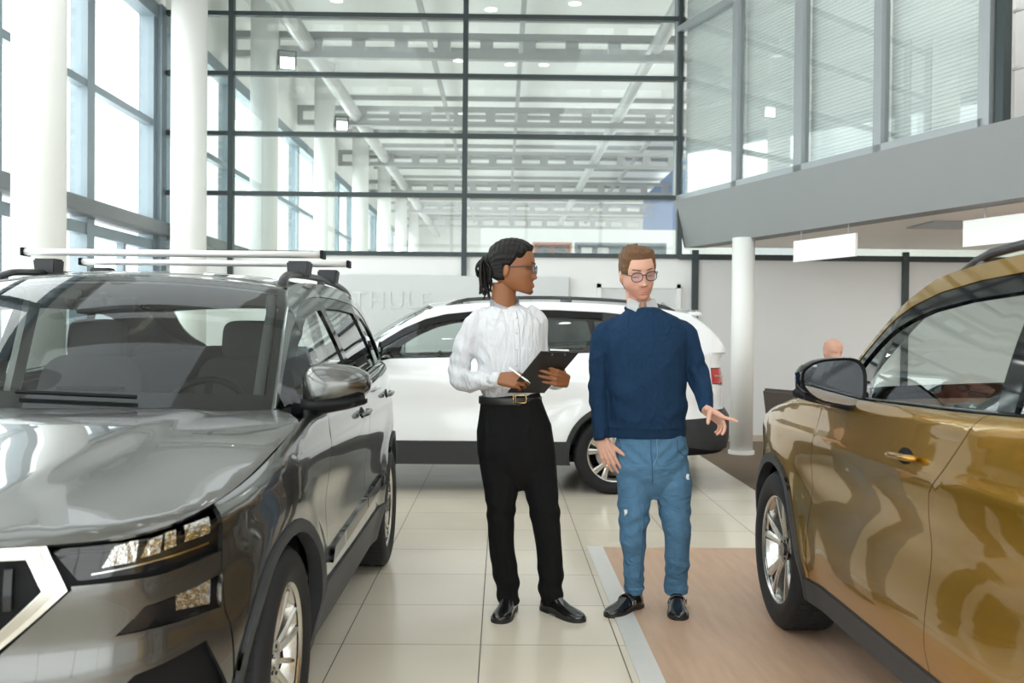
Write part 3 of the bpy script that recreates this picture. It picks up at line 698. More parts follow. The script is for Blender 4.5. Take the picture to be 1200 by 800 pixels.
def build_car(c, root, col, wheel_style, tint_rear='privacy', front_detail=True, rear_detail=True, rails='rail_dark', steer=0.):
    S = c.side; L = c.L; CT = (L/2, 0, .6)
    f = lambda sg: (lambda q, h: c.side(q, h, sg))
    su = lambda u: float(c.su(u)); hd = c.hd
    def cv(pts): return [(su(u), z) for u, z in pts]
    zl = c.zl; Rb = c.R+.085; Rc = c.R+.045
    def arc_pts(ax, R, zlow, n=24):
        a = math.asin((zlow-c.R)/R); return c.arch(ax, R, a, pi-a, n)      # rear side to front side, over the top
    c.roof = np.array(c.roofpts)
    # inner dark shell behind the panels: ring of side, with wheel openings and floor
    parts = {}
    body = obj('floor_pan', box((.25, -.70, .24), (L-.62, .70, .30)), 'matt', root)
    zlo = .24
    for sg in (1, -1):
        # inner shell (door backs, wings): follows the side 22 mm in
        q0, q1 = 0.0, c.S
        top = [(q, float(c.zsh(q))-.05) for q in np.linspace(c.S-.01, .01, 60)]
        ol = [(.01, .32), (su(.30), .30)]+cv(arc_pts(c.axf, Rb-.01, .31)[::-1])+cv(arc_pts(c.axr, Rb-.01, .31)[::-1])+[(su(L-.2), .32), (c.S-.01, .34)]+top
        panel('inner_shell', ol, f(sg), 'matt', root, off=-.024, thick=.03, grid=.07, gap=0, ctr=CT)
        # wheel wells
        for ax in (c.axf, c.axr):
            b = bmesh.new(); A = c.arch(ax, Rb-.005, -.25, pi+.25, 26); o = [b.verts.new((x, sg*.895, z)) for x, z in A]; i_ = [b.verts.new((x, sg*.55, z)) for x, z in A]
            for k in range(len(A)-1): b.faces.new((o[k], o[k+1], i_[k+1], i_[k]))
            b.faces.new(i_); obj('wheel_well', b, 'matt', root)
        # fender
        aF = arc_pts(c.axf, Rb, zl)
        shut = [su(u) for u in np.linspace(1.20, .40, 12)]
        uf = .40
        fen = [(su(c.gA), zl)]+cv([p for p in aF])+[(su(c.axf-.44), .60), (su(uf), .63), (su(uf), .80), (su(uf), hd(su(uf), .03))]
        fen += [(q, hd(q, .032)) for q in shut[::-1][1:]]+[(su(1.27), hd(su(1.27), .06)), (su(c.gA+.12), c.zb0-.01), (su(c.gA+.05), .85)]
        fn_ = panel('fender', fen, f(sg), col, root, ctr=CT)
        # sill & arch cladding
        ao = arc_pts(c.axf, Rb+.002, .24); ai = arc_pts(c.axf, Rc, .24)
        panel('wheel_arch_trim', cv(ao)+cv(ai[::-1]), f(sg), 'clad', root, off=.010, thick=.05, ctr=CT)
        ao = arc_pts(c.axr, Rb+.002, .24); ai = arc_pts(c.axr, Rc, .24)
        panel('wheel_arch_trim', cv(ao)+cv(ai[::-1]), f(sg), 'clad', root, off=.010, thick=.05, ctr=CT)
        xa = c.axf+sqrt(Rb**2-(.24-c.R)**2); xb = c.axr-sqrt(Rb**2-(.24-c.R)**2)
        xa2 = c.axf+sqrt(Rb**2-(zl-c.R)**2); xb2 = c.axr-sqrt(Rb**2-(zl-c.R)**2)
        panel('sill_trim', cv([(xa, .24), (xb, .24), (xb+.3*(xb2-xb), .24+.4*(zl-.24)), (xb2, zl), (xa2, zl), (xa+.3*(xa2-xa), .24+.4*(zl-.24))]), f(sg), 'clad', root, off=.008, thick=.05, ctr=CT)
        # doors
        zbl = lambda u: hd(su(u), .045)
        fd = [(su(c.gA), zl), (su(c.gB-.03), zl), (su(c.gB), .70), (su(c.gB+.02), .9), (su(c.gBt), zbl(c.gBt))]+[(su(u), zbl(u)) for u in np.linspace(c.gBt-.1, 1.66, 6)]+[(su(1.60), zbl(1.6)), (su(c.gA+.12), c.zb0-.01), (su(c.gA+.05), .85)]
        d1 = panel('front_door', fd, f(sg), col, root, ctr=CT)
        aR = arc_pts(c.axr, Rb, zl)[::-1]; k0 = next(i for i, p in enumerate(aR) if p[1] > .74)
        rd = [(su(c.gB-.03), zl)]+cv(aR[:k0])+[(su(c.gC-.1), .86), (su(c.gC), .97), (su(c.gC+.02), zbl(c.gC))]+[(su(u), zbl(u)) for u in np.linspace(c.gC-.1, c.gBt+.05, 6)]+[(su(c.gBt), zbl(c.gBt)), (su(c.gB+.02), .9), (su(c.gB), .70)]
        d2 = panel('rear_door', rd, f(sg), col, root, ctr=CT)
        # belt trim
        for dn, u0, u1 in ((d1, 1.60, c.gBt), (d2, c.gBt, c.gC+.02)):
            panel('belt_trim', [(su(u), hd(su(u), .047)) for u in np.linspace(u0, u1, 10)]+[(su(u), hd(su(u), .075)) for u in np.linspace(u1, u0, 10)], f(sg), 'black', dn, off=.004, ctr=CT)
        # handles
        for dn, uh, zh in ((d1, c.gB-.17, .985), (d2, c.gC-.22, 1.005)):
            cupb = [(su(uh)+.055*cos(t), zh+.028*sin(t)) for t in np.linspace(0, 2*pi, 20)[:-1]]
            panel('handle_cup', cupb, f(sg), 'matt', dn, off=.002, thick=.004, grid=.02, ctr=CT)
            b = bmesh.new(); pts = []
            for k in np.linspace(-1, 1, 9):
                p = c.side(np.array([su(uh+.01)+k*.095]), np.array([zh]), 1)[0]; p[1] += .012+.016*(1-k**4); pts.append((p[0], p[1]*sg, p[2]+.004*k))
            tube(b, pts, [(.011, .009)]+[(.018, .011)]*7+[(.011, .009)], 12); obj('door_handle', b, col, dn, True)
        # lower door moulding
        if c.kind == 'grey':
            mo = [(su(c.gA+.09), .49), (su(c.gA+.13), .545), (su(c.gB-.035), .575), (su(c.gB-.035), .52)]
            panel('door_moulding', mo, f(sg), 'black', d1, off=.013, ctr=CT)
            mo = [(su(c.gB-.025), .52), (su(c.gB-.025), .575), (su(c.axr-.44), .60), (su(c.axr-.47), .54)]
            panel('door_moulding', mo, f(sg), 'black', d2, off=.013, ctr=CT)
        # rear quarter
        aR2 = arc_pts(c.axr, Rb, .60)
        k0 = [p for p in arc_pts(c.axr, Rb, zl)[::-1] if p[1] > .74 or p[0] > c.axr]
        qt = cv(k0)
        qt = [p for p in qt if not (p[0] > su(c.axr) and p[1] < .62)]
        qt += [(su(c.axr+.40), .615), (su(L-.30), .64), (su(L-.26), .80), (su(L-.26), hd(su(L-.26), .04))]+[(su(u), hd(su(u), .045)) for u in np.linspace(L-.3, c.gC+.06, 8)]+[(su(c.gC+.02), zbl(c.gC)), (su(c.gC), .97), (su(c.gC-.1), .86)]
        panel('rear_quarter', qt, f(sg), col, root, ctr=CT)
    fb = lambda q, h: c.side(q, h, 1)
    # --- front bumper (one piece, wraps the nose)
    def mirror(pts): return [(-a, z) for a, z in pts[::-1]]
    sv = c.sv
    e_lo = [(su(c.axf-sqrt(Rb**2-(.42-c.R)**2)), .42)]
    half = [(0, .36), (su(.35), .36)]+e_lo+[(su(c.axf-.44), .60), (su(.40), .627), (su(.40), .79)]
    hl_lo = [(su(.37), .788), (su(.22), .772), (sv(.60), .775)]
    if front_detail:
        gr = [(0, .525), (.33, .525), (.42, .60), (.607, .765), (.56, .868), (0, .868)]
        gri = [(0, .565), (.325, .565), (.385, .612), (.552, .768), (.518, .838), (0, .838)]
        half2 = half+hl_lo+[(.612, .765), (.43, .60), (.335, .518), (0, .518)]
    else:
        gr = None; half2 = half+hl_lo+[(.60, .80), (0, .80)]
    outl = half2+[p for p in mirror(half2) if p[0] < -1e-6]
    fog = [(sv(.69), .645), (sv(.74), .700), (su(.40), .728), (su(.385), .648)]
    intake = [(sv(.66), .46), (su(.25), .59), (su(.375), .60), (su(.42), .45)]
    intake = [(sv(.58), .42), (sv(.72), .545), (su(.33), .575), (su(.40), .44)]
    holes = [fog, intake, mirror(fog), mirror(intake)] if front_detail else [fog, mirror(fog)]
    bump = panel('front_bumper', outl, fb, col, root, holes=holes, ctr=CT, grid=.03)
    lip = [(-su(.50), .30)]+[(0, .22)]+[(su(.50), .30), (su(.42), .40), (su(.35), .357), (0, .357), (-su(.35), .357), (-su(.42), .40)]
    panel('bumper_lip', lip, fb, 'clad', bump, off=.006, thick=.05, ctr=CT)
    for mfn in (lambda p: p, mirror):
        panel('intake_back', mfn([(p[0], p[1]) for p in intake]), fb, 'matt', bump, off=-.05, ctr=CT, gap=-.01)
        panel('fog_lamp_back', mfn(fog), fb, 'matt', bump, off=-.035, gap=-.006, ctr=CT)
        fl = panel('fog_lamp', mfn(fog), fb, 'lens', bump, off=-.003, ctr=CT)
        lh = [(sv(.80), .665), (sv(.80), .712), (su(.385), .722), (su(.375), .655)]
        panel('lamp_cluster', mfn(lh), fb, 'lampin', fl, off=-.022, ctr=CT, grid=.015)
        # headlamp
        hl = [(sv(.615), .782), (su(.22), .783), (su(.385), .803), (su(.40), hd(su(.40), .008))]+[(q_, hd(q_, .006)) for q_ in np.linspace(su(.34), sv(.585), 8)]+[(sv(.565), .850)]
        hb = panel('headlamp', mfn(hl), fb, 'lens', root, off=0, ctr=CT, grid=.025)
        panel('lamp_housing', mfn(hl), fb, 'matt', hb, off=-.045, thick=.01, gap=-.002, ctr=CT)
        for (v0, v1, v2, v3, zA, zB) in ((.66, .70, .73, .68, .805, .865), (.735, .755, .775, .76, .815, .870)):
            panel('lamp_reflector', mfn([(sv(v0), zA), (sv(v2), zA+.004), (sv(v2)+.015, zB), (sv(v0)+.035, zB-.01)]), fb, 'lampin', hb, off=-.02, ctr=CT, grid=.02)
        panel('lamp_reflector', mfn([(sv(.78), .822), (su(.27), .828), (su(.275), .876), (sv(.785), .873)]), fb, 'lampin', hb, off=-.02, ctr=CT, grid=.015)
        panel('lamp_reflector', mfn([(su(.285), .832), (su(.37), .838), (su(.375), .888), (su(.29), .880)]), fb, 'lampin', hb, off=-.012, ctr=CT, grid=.015)
        panel('daylight_strip', mfn([(sv(.64), .790), (su(.36), .812), (su(.36), .822), (sv(.64), .798)]), fb, 'chrome', hb, off=-.008, ctr=CT)
    if front_detail:
        full = gr+[p for p in mirror(gr) if p[0] < -1e-6]; fi = gri+[p for p in mirror(gri) if p[0] < -1e-6]
        gf = panel('grille_frame', full, fb, 'chrome', root, off=.012, thick=.05, holes=[fi], ctr=CT, gap=.001)
        mid = lambda P, Q, t: [(a[0]+(b_[0]-a[0])*t, a[1]+(b_[1]-a[1])*t) for a, b_ in zip(P, Q)]
        m1 = mid(gr, gri, .35); m2 = mid(gr, gri, .95); F1 = m1+[p for p in mirror(m1) if p[0] < -1e-6]; F2 = m2+[p for p in mirror(m2) if p[0] < -1e-6]
        panel('grille_inner_trim', F1, fb, 'chrome_dark', gf, off=.020, thick=.02, holes=[F2], ctr=CT, gap=.001)
        panel('grille_back', fi, fb, 'matt', gf, off=-.06, ctr=CT, gap=-.01)
        for k in range(-13, 14):
            a = k*.04+.0; zt_ = float(np.interp(abs(a)+.01, [0, .50, .53], [.822, .822, .77])); zb_ = float(np.interp(abs(a)+.01, [0, .32, .375, .53], [.565, .565, .615, .765]))
            if zt_-zb_ > .03: panel('grille_slat', [(a-.009, zb_), (a+.009, zb_), (a+.009, zt_), (a-.009, zt_)], fb, 'black', gf, off=-.002, thick=.045, ctr=CT, gap=0, grid=.03)
    else:
        g2 = [(0, .80), (.59, .80), (.58, .875), (0, .875)]; panel('grille', g2+[p for p in mirror(g2) if p[0] < -1e-6], fb, 'black', root, ctr=CT)
    # --- hood
    def dpt(q, d):
        x, y, nx, ny = c.plan(np.array([q])); return (float(x[0]-nx[0]*d), float(y[0]-ny[0]*d))
    qs = list(np.linspace(.02, su(1.10), 40)); hoodp = [dpt(q, .010+.020*float(sm(.7, 1.1, q))) for q in qs]
    hoodp += [(1.20, .855), (1.25, .80), (1.18, .70), (1.10, .45), (1.07, .2), (1.065, 0)]
    ho = hoodp+[(a, -b_) for a, b_ in hoodp[::-1][1:]]
    panel('hood', ho, lambda u, v: np.column_stack([u, v, c.H(u, v)]), col, root, ctr=(1, 0, -3), grid=.035)
    # cowl
    cw = [(1.07, 0), (1.105, .45), (1.185, .70), (1.26, .80), (1.30, .80), (1.24, .6), (1.18, .3), (1.15, 0)]
    panel('cowl', cw+[(a, -b_) for a, b_ in cw[::-1] if b_ > 0], lambda u, v: np.column_stack([u, v, c.H(u, v)-.004]), 'matt', root, ctr=(1, 0, -3))
    # --- windshield
    W0 = c.ws0; W1 = c.ws1   # (u, z) side edge bottom, top
    def ws(t, w):
        u = W0[0]+(W1[0]-W0[0])*t; z = W0[1]+(W1[1]-W0[1])*t+.15*t*(1-t)
        g = c.G(u, z)+.0; bul = (.17-.07*t)*(1-w*w); return np.column_stack([u-bul, g*w, z+(.018+.028*t)*(1-w*w)])
    WC = (W0[0]+1.0, 0, .6)
    panel('windshield', [(0, -1), (1, -1), (1, 1), (0, 1)], ws, 'windshield', root, off=-.004, ctr=WC, grid=.05, gap=0, thick=.004)
    bd = [(0, -1), (1, -1), (1, 1), (0, 1)]; ib = [(.10, -.955), (.955, -.945), (.955, .945), (.10, .955)]
    panel('windshield_border', bd, ws, 'matt', root, off=-.009, ctr=WC, grid=.05, gap=0, thick=.003, holes=[ib])
    for w0 in (-.45, .15):
        b = bmesh.new(); pts = [tuple(ws(np.array([.045+.02*k]), np.array([w0+.5*k]))[0]+np.array([-.008, 0, .014])) for k in np.linspace(0, 1, 9)]
        tube(b, pts, .008, 6); obj('wiper', b, 'matt', root)
    # --- roof
    u0, u1 = W1[0]-.0, c.tail[0][0]
    def rf(a, w):
        uc = u0+(u1-u0)*a; bul0 = .10*(1-w*w)*(1-a)**2; bul1 = .09*(1-w*w)*a**3
        z = c.zr(uc); g = c.G(uc, z); return np.column_stack([uc-bul0+bul1, g*w, z+(.046+.022*np.sin(np.clip(a, 0, 1)*pi)*.0)*(1-np.abs(w)**2.2)*(1-.0*a)])
    panel('roof', [(0, -1), (1, -1), (1, 1), (0, 1)], rf, col, root, ctr=(2.6, 0, 0), grid=.04, gap=0, thick=.02)
    def rfi(a, w): return rf(a, w)-np.array([[0, 0, .035]])
    panel('headliner', [(.0, -.97), (1, -.97), (1, .97), (0, .97)], rfi, 'headliner', root, ctr=(2.6, 0, 4), grid=.08, gap=0, thick=.005)
    # --- greenhouse sides
    T = c.tail   # points (u,z) rear outline from the roof down to the belt
    dlo_top = c.dlo   # list (u,z) from A corner over the top to the rear corner
    belt = lambda u: float(np.interp(u, [1.2, 2.6, 3.6, 4.4], [c.zb0-.012, c.zb0+.02, c.zb1-.012, c.zb1-.012]))
    dl = list(map(tuple, dlo_top))
    dl_full = dl+[(u, belt(u)+.002) for u in np.linspace(dl[-1][0]-.05, dl[0][0]+.05, 14)]
    for sg in (1, -1):
        g = lambda u, z, sg=sg: c.gh(u, z, sg)
        top = [W0]+[(W0[0]+(W1[0]-W0[0])*t, W0[1]+(W1[1]-W0[1])*t+.15*t*(1-t)) for t in np.linspace(.1, 1, 9)]
        top += [(u, float(c.zr(u))) for u in np.linspace(W1[0]+.1, T[0][0], 14)]
        outer = top+T[1:]+[(u, belt(u)) for u in np.linspace(T[-1][0]-.03, dl[-1][0]+.04, 3)]
        # cant rail incl. pillars: outer line minus the window opening (open at the belt)
        outer2 = outer+dl[::-1]+[(dl[0][0]-.06, belt(dl[0][0]))]
        cr = panel('roof_side_pillar', outer2, g, col, root, ctr=(2.4, 0, 1.2), grid=.03, gap=.0, thick=.03)
        # black surround with panes
        fB = c.gBt; bw = .04
        def clipdl(ua, ub, ins):
            pts = [(ua, None)]
            tz = lambda u: float(np.interp(u, [p[0] for p in dl], [p[1] for p in dl]))
            us = np.linspace(ua, ub, 16)
            up = [(u, max(tz(u)-ins, belt(u)+.02)) for u in us]
            return up, tz
        tA = [p[0] for p in dl]
        ua = dl[0][0]+.11; p1 = []
        def pane(ua, ub, sla, slb, ins, name, m_):
            tz = lambda u: float(np.interp(u, [p[0] for p in dl], [p[1] for p in dl]))-ins
            us = np.linspace(ua+sla, ub+slb, 16); up = [(u, max(tz(u), belt(u)+.035)) for u in us]
            lo = [(u, belt(u)+.022) for u in np.linspace(ub, ua, 12)]
            return up+lo
        hA = pane(dl[0][0]+.20, fB-.05, .03, -.055, .062, '', '')
        hB = pane(fB+.045, c.gC-.10, -.03, -.10, .058, '', '')
        hC = pane(c.gC-.035, dl[-1][0]-.05, -.095, -.06, .055, '', '')
        # tri fix at the rear corner
        su_ = panel('window_surround', dl_full, g, 'black', root, off=-.003, thick=.02, grid=.03, gap=.002, holes=[hA, hB, hC], ctr=(2.4, 0, 1.2))
        for nm, h_, m_ in (('front_side_window', hA, 'carglass'), ('rear_side_window', hB, tint_rear), ('quarter_window', hC, tint_rear)):
            panel(nm, h_, g, m_, root, off=-.012, thick=.003, gap=-.004, grid=.06, ctr=(2.4, 0, 1.2))
        # inner pillar faces
        for (ua, ub) in ((fB-.05, fB+.05),):
            b = bmesh.new(); ztp = float(c.zr(fB))-.03; y0 = float(c.G(np.array(fB), np.array(belt(fB)))); y1 = float(c.G(np.array(fB-.07), np.array(ztp)))
            bar(b, (fB, sg*(y0-.03), belt(fB)-.3), (fB-.07, sg*(y1-.035), ztp), .03, .11, up=(1, 0, 0)); obj('pillar_lining', b, 'headliner', root)
        b = bmesh.new(); pts = [np.array([u, sg*(float(c.G(np.array(u), np.array(z)))-.068), z-.03]) for u, z in top[:10]]; tube(b, pts, .022, 8); obj('pillar_lining', b, 'pillar_grey', root, True)
        # roof rail
        if rails:
            us = np.linspace(W1[0]+.10, T[0][0]-.12, 22); n = len(us); pts = []
            for k, u in enumerate(us):
                z = float(c.zr(u)); y = float(c.G(np.array(u), np.array(z)))-.045; e_ = min(k, n-1-k); lift = .0 if e_ == 0 else (.026 if e_ == 1 else .038)
                pts.append((u, sg*y, z+lift))
            b = bmesh.new(); tube(b, pts, [(.020, .016)]*n, 10)
            for k in (0, 1, 11, n-2, n-1):
                p = pts[k]; bx(b, (p[0]-.05, p[1]-.012, p[2]-.045), (p[0]+.05, p[1]+.012, p[2]), .006)
            obj('roof_rail', b, rails, root, True)
    # --- tail: backlight, gate, bumper
    a_, b_ = T[0], T[-1]
    tu = np.array([p[0] for p in T]); tz_ = np.array([p[1] for p in T])
    def tg(t, w):
        u = np.interp(t, np.linspace(0, 1, len(T)), tu); z = np.interp(t, np.linspace(0, 1, len(T)), tz_)
        return np.column_stack([u+.09*(1-w*w), (c.G(u, z)+.002)*w, z+.046*(1-t)*(1-np.abs(w)**2.2)])
    panel('tailgate_glass', [(.14, -.80), (.92, -.84), (.92, .84), (.14, .80)], tg, 'carglass', root, ctr=(3, 0, .8), grid=.06, off=-.004)
    panel('tailgate_upper', [(0, -1), (1, -1), (1, 1), (0, 1)], tg, col, root, ctr=(3, 0, .8), grid=.05, gap=0, holes=[[(.14, -.80), (.92, -.84), (.92, .84), (.14, .80)]])
    b = bmesh.new(); p = tg(np.array([0., 0, 0]), np.array([-.93, 0, .93]))
    pts = catmull([p[0], p[1], p[2]], 8); pts[:, 0] += .035; pts[:, 2] += .004
    tube(b, pts, [(.075, .018)]*len(pts), 12, up=(0, 0, 1)); obj('roof_spoiler', b, 'black' if c.kind != 'white' else col, root, True)
    fr_ = lambda q, h: np.column_stack([c.side(np.abs(q), h, 1)[:, 0], c.side(np.abs(q), h, 1)[:, 1]*np.sign(q-c.S+1e-9)*-1, c.side(np.abs(q), h, 1)[:, 2]])
    def fr_(q, h):    # q measured from the rear centre: positive to the left side
        r_ = c.side(c.S-np.abs(q), h, 1); r_[:, 1] *= np.where(q >= 0, 1, -1); return r_
    Sr = c.S; q26 = Sr-su(L-.26); qax = Sr-su(c.axr+sqrt(Rb**2-(.42-c.R)**2))
    qa4 = Sr-su(c.axr+.40)
    rb = [(0, .36), (q26, .36), (qax, .42), (qa4, .612), (Sr-su(L-.30), .637), (Sr-su(L-.26), .70), (0, .70)]
    rbf = rb+[(-a, z) for a, z in rb[::-1] if a > 1e-6]
    panel('rear_bumper', rbf, fr_, 'clad' if c.kind == 'white' else col, root, ctr=CT, off=.004)
    tl = [(.50, .90), (q26, .93), (q26, 1.055), (.50, 1.05)]
    tga = [(0, .703), (q26, .703), (q26, .926), (.497, .896), (.497, 1.053), (q26, 1.058), (q26-.0, c.hd(Sr-q26, .04)), (0, c.hd(Sr, .02))]
    panel('tailgate', tga+[(-a, z) for a, z in tga[::-1] if a > 1e-6], fr_, col, root, ctr=CT)
    for k in (1, -1):
        tt = [(k*a, z) for a, z in tl]
        hb = panel('tail_lamp', tt, fr_, 'red', root, ctr=CT, off=.006)
        panel('lamp_bar', [(k*.54, .965), (k*(q26-.03), .985), (k*(q26-.03), 1.0), (k*.54, .985)], fr_, 'chrome', hb, off=.009, ctr=CT, grid=.05)
    # closing deck under the glasshouse at the rear (parcel shelf)
    # --- wheels
    for sg in (1, -1):
        wheel(c, root, c.axf, sg, wheel_style, steer=steer if steer else 0); wheel(c, root, c.axr, sg, wheel_style)
    # --- mirrors
    for sg in (1, -1):
        um, zm = c.um, c.zm
        t = bpy.data.objects.new('door_mirror', None); COL.objects.link(t); t.parent = root; t.location = (um, sg*c.mv, zm); t.empty_display_size = .1
        b = bmesh.new(); V = []
        # shell: rounded, blunt to the rear, tapering forward
        for i, (dx, sc_, sz) in enumerate(((-.105, .25, .25), (-.095, .55, .55), (-.06, .84, .84), (-.01, .98, .98), (.04, 1.0, 1.0), (.065, .97, .97))):
            ring = []
            for k in range(32):
                a = 2*pi*k/32; cc, ss = cos(a), sin(a); y = .13+.125*sc_*math.copysign(abs(cc)**.66, cc); z = .035+(c.mh-.030*cc)*sz*math.copysign(abs(ss)**.70, ss)+ (.010*cc)
                ring.append(b.verts.new((dx+.035*(y-.13)/.125*0, sg*y, z)))
            V.append(ring)
        for i in range(len(V)-1):
            for k in range(32): b.faces.new((V[i][k], V[i][(k+1) % 32], V[i+1][(k+1) % 32], V[i+1][k]))
        b.faces.new(V[0]); bmesh.ops.recalc_face_normals(b, faces=b.faces); sh = obj('mirror_shell', b, c.mircol, t, True)
        b = bmesh.new(); tube(b, [(dx, sg*(.13+.112*k_), -.026+.014*k_) for dx, k_ in ((-.02, -1), (-.025, -.3), (-.02, .4), (-.01, .95))], [(.060, .030), (.082, .034), (.08, .028), (.05, .018)], 16, up=(0, 0, 1)); obj('mirror_lower_cover', b, 'matt', t, True)
        def loop(sc_, x): return [(x, sg*(.13+.125*sc_*math.copysign(abs(cos(a))**.66, cos(a))), .035+(c.mh-.030*cos(a))*sc_*math.copysign(abs(sin(a))**.70, sin(a))+.010*cos(a)) for a in np.linspace(0, 2*pi, 33)[:-1]]
        b = bmesh.new(); A = [b.verts.new(p) for p in loop(.97, .0655)]; B = [b.verts.new(p) for p in loop(.86, .06)]
        for k in range(32): b.faces.new((A[k], A[(k+1) % 32], B[(k+1) % 32], B[k]))
        bmesh.ops.recalc_face_normals(b, faces=b.faces); obj('mirror_bezel', b, 'matt', t)
        b = bmesh.new(); LP = loop(.87, .061); A2 = [b.verts.new(p) for p in LP]; B2 = [b.verts.new((p[0]-.004, p[1], p[2])) for p in LP]; b.faces.new(A2); b.faces.new(B2)
        for k in range(32): b.faces.new((A2[k], A2[(k+1) % 32], B2[(k+1) % 32], B2[k]))
        bmesh.ops.recalc_face_normals(b, faces=b.faces); obj('mirror_glass', b, 'mirror_glass', t)
        b = bmesh.new()
        tube(b, [(.02, sg*-.03, -.06), (.02, sg*.03, -.058), (.015, sg*.10, -.045), (.01, sg*.16, -.03)], [(.04, .03), (.035, .025), (.04, .02), (.05, .015)], 14, up=(0, 0, 1)); obj('mirror_arm', b, 'matt', t, True)
        lo = [(dx, sg*y, z) for dx, y, z in ((-.085, .05, -.028), (-.085, .21, -.02), (.06, .235, -.015), (.06, .03, -.03))]
        b = bmesh.new(); lw = [b.verts.new((x, y, z-.016)) for x, y, z in lo]; hg = [b.verts.new((x, y, z)) for x, y, z in lo]; b.faces.new(lw); b.faces.new(hg)
        for k in range(4): b.faces.new((lw[k], lw[(k+1) % 4], hg[(k+1) % 4], hg[k]))
        bmesh.ops.recalc_face_normals(b, faces=b.faces); obj('mirror_base', b, 'matt', t)
    # --- cabin
    def rbox(name, loc, half, tilt, p=.45):
        bm = bmesh.new(); mt = Matrix.Translation(loc) @ Matrix.Rotation(tilt, 4, 'Y'); nu, nv = 36, 18; R_ = []
        sp = lambda v_: math.copysign(abs(v_)**p, v_)
        for j in range(1, nv):
            ph = -pi/2+pi*j/nv; R_.append([bm.verts.new(mt @ Vector((half[0]*sp(cos(ph))*sp(cos(2*pi*i/nu)), half[1]*sp(cos(ph))*sp(sin(2*pi*i/nu)), half[2]*sp(sin(ph))))) for i in range(nu)])
        for j in range(len(R_)-1):
            for i in range(nu): bm.faces.new((R_[j][i], R_[j][(i+1) % nu], R_[j+1][(i+1) % nu], R_[j+1][i]))
        bm.faces.new(R_[0][::-1]); bm.faces.new(R_[-1]); return bm
    def seat(x, y, bench=False):
        w = .255 if not bench else .62
        obj('seat_cushion', rbox('c', (x, y, .52), (.27, w, .10), 0), 'cabin', root, True)
        obj('seat_back', rbox('c', (x+.31, y, .90), (.085, w, .34), radians(17)), 'cabin', root, True)
        for yy in ([y] if not bench else [y-.38, y, y+.38]):
            b = rbox('c', (x+.405, yy, 1.30 if not bench else 1.20), (.05, .135, .10 if not bench else .06), radians(12))
            cyl(b, (x+.37, yy-.06, 1.12), (x+.39, yy-.06, 1.22), .006, seg=8); cyl(b, (x+.37, yy+.06, 1.12), (x+.39, yy+.06, 1.22), .006, seg=8); obj('headrest', b, 'cabin', root, True)
    seat(2.15, .37); seat(2.15, -.37); seat(3.00, 0, True)
    drv = 1 if c.drv is None else c.drv
    b = bmesh.new(); xs = [(1.10, 1.02), (1.35, 1.045), (1.58, 1.04), (1.70, .99), (1.72, .90), (1.66, .70), (1.5, .45), (1.10, .45)]
    lo = [b.verts.new((x, -.78, z)) for x, z in xs]; hi = [b.verts.new((x, .78, z)) for x, z in xs]; n = len(xs); b.faces.new(lo); b.faces.new(hi[::-1])
    for k in range(n): b.faces.new((lo[k], lo[(k+1) % n], hi[(k+1) % n], hi[k]))
    bmesh.ops.recalc_face_normals(b, faces=b.faces); obj('dashboard', b, 'cabin2', root)
    b = bmesh.new(); sph(b, (1.56, .36*drv, 1.03), .2, sc=(.6, 1.0, .33)); obj('instrument_hood', b, 'cabin2', root, True)
    b = bmesh.new(); bx(b, (1.60, -.13, .98), (1.615, .13, 1.14), .004); obj('dash_screen', b, 'black', root)
    b = bmesh.new(); tl_ = Matrix.Translation((1.86, .36*drv, .98)) @ Matrix.Rotation(radians(-66), 4, 'Y')
    pts = [tl_ @ Vector((.185*cos(a), .185*sin(a), 0)) for a in np.linspace(0, 2*pi, 41)]; tube(b, [tuple(p) for p in pts], .015, 10, caps=False)
    for a in (0, pi, pi*1.5): bar(b, tl_ @ Vector((.03*cos(a+pi/2), .03*sin(a+pi/2), 0)), tl_ @ Vector((.18*cos(a+pi/2), .18*sin(a+pi/2), 0)), .03, .012)
    p = tl_ @ Vector((0, 0, 0)); sph(b, p, .06, sc=(.7, 1, .8)); q_ = tl_ @ Vector((0, 0, -.28)); cyl(b, p, (1.62, .36*drv, .90), .03); obj('steering_wheel', b, 'matt', root, True)
    b = bmesh.new(); p = ws(np.array([.80]), np.array([0.]))[0]; cyl(b, tuple(p+[.02, 0, -.01]), tuple(p+[.05, 0, -.05]), .012, seg=8)
    bx(b, tuple(p+[.05, -.12, -.09]), tuple(p+[.075, .12, -.025]), .01); obj('interior_mirror', b, 'matt', root)
    for sg in (1, -1):
        b = bmesh.new(); bx(b, (1.3, sg*.79-.03, .4), (4.1, sg*.79+.02, 1.04), .01); obj('door_lining', b, 'cabin', root)
    b = bmesh.new(); bx(b, (3.5, -.72, 1.0), (4.2, .72, 1.03)); bx(b, (3.45, -.72, .3), (3.5, .72, 1.03)); obj('parcel_shelf', b, 'cabin', root)
M['bar_alu'] = mat('brushed_bar_aluminium', (.80, .80, .79), .32, .25)
M['pillar_grey'] = mat('grey_pillar_lining', (.05, .05, .05), .8, spec=.2)
M['rail_dark'] = mat('dark_roof_rail', (.03, .03, .032), .3)
M['rail_black'] = mat('gloss_black_rail', (.01, .01, .011), .15, coat=.6)

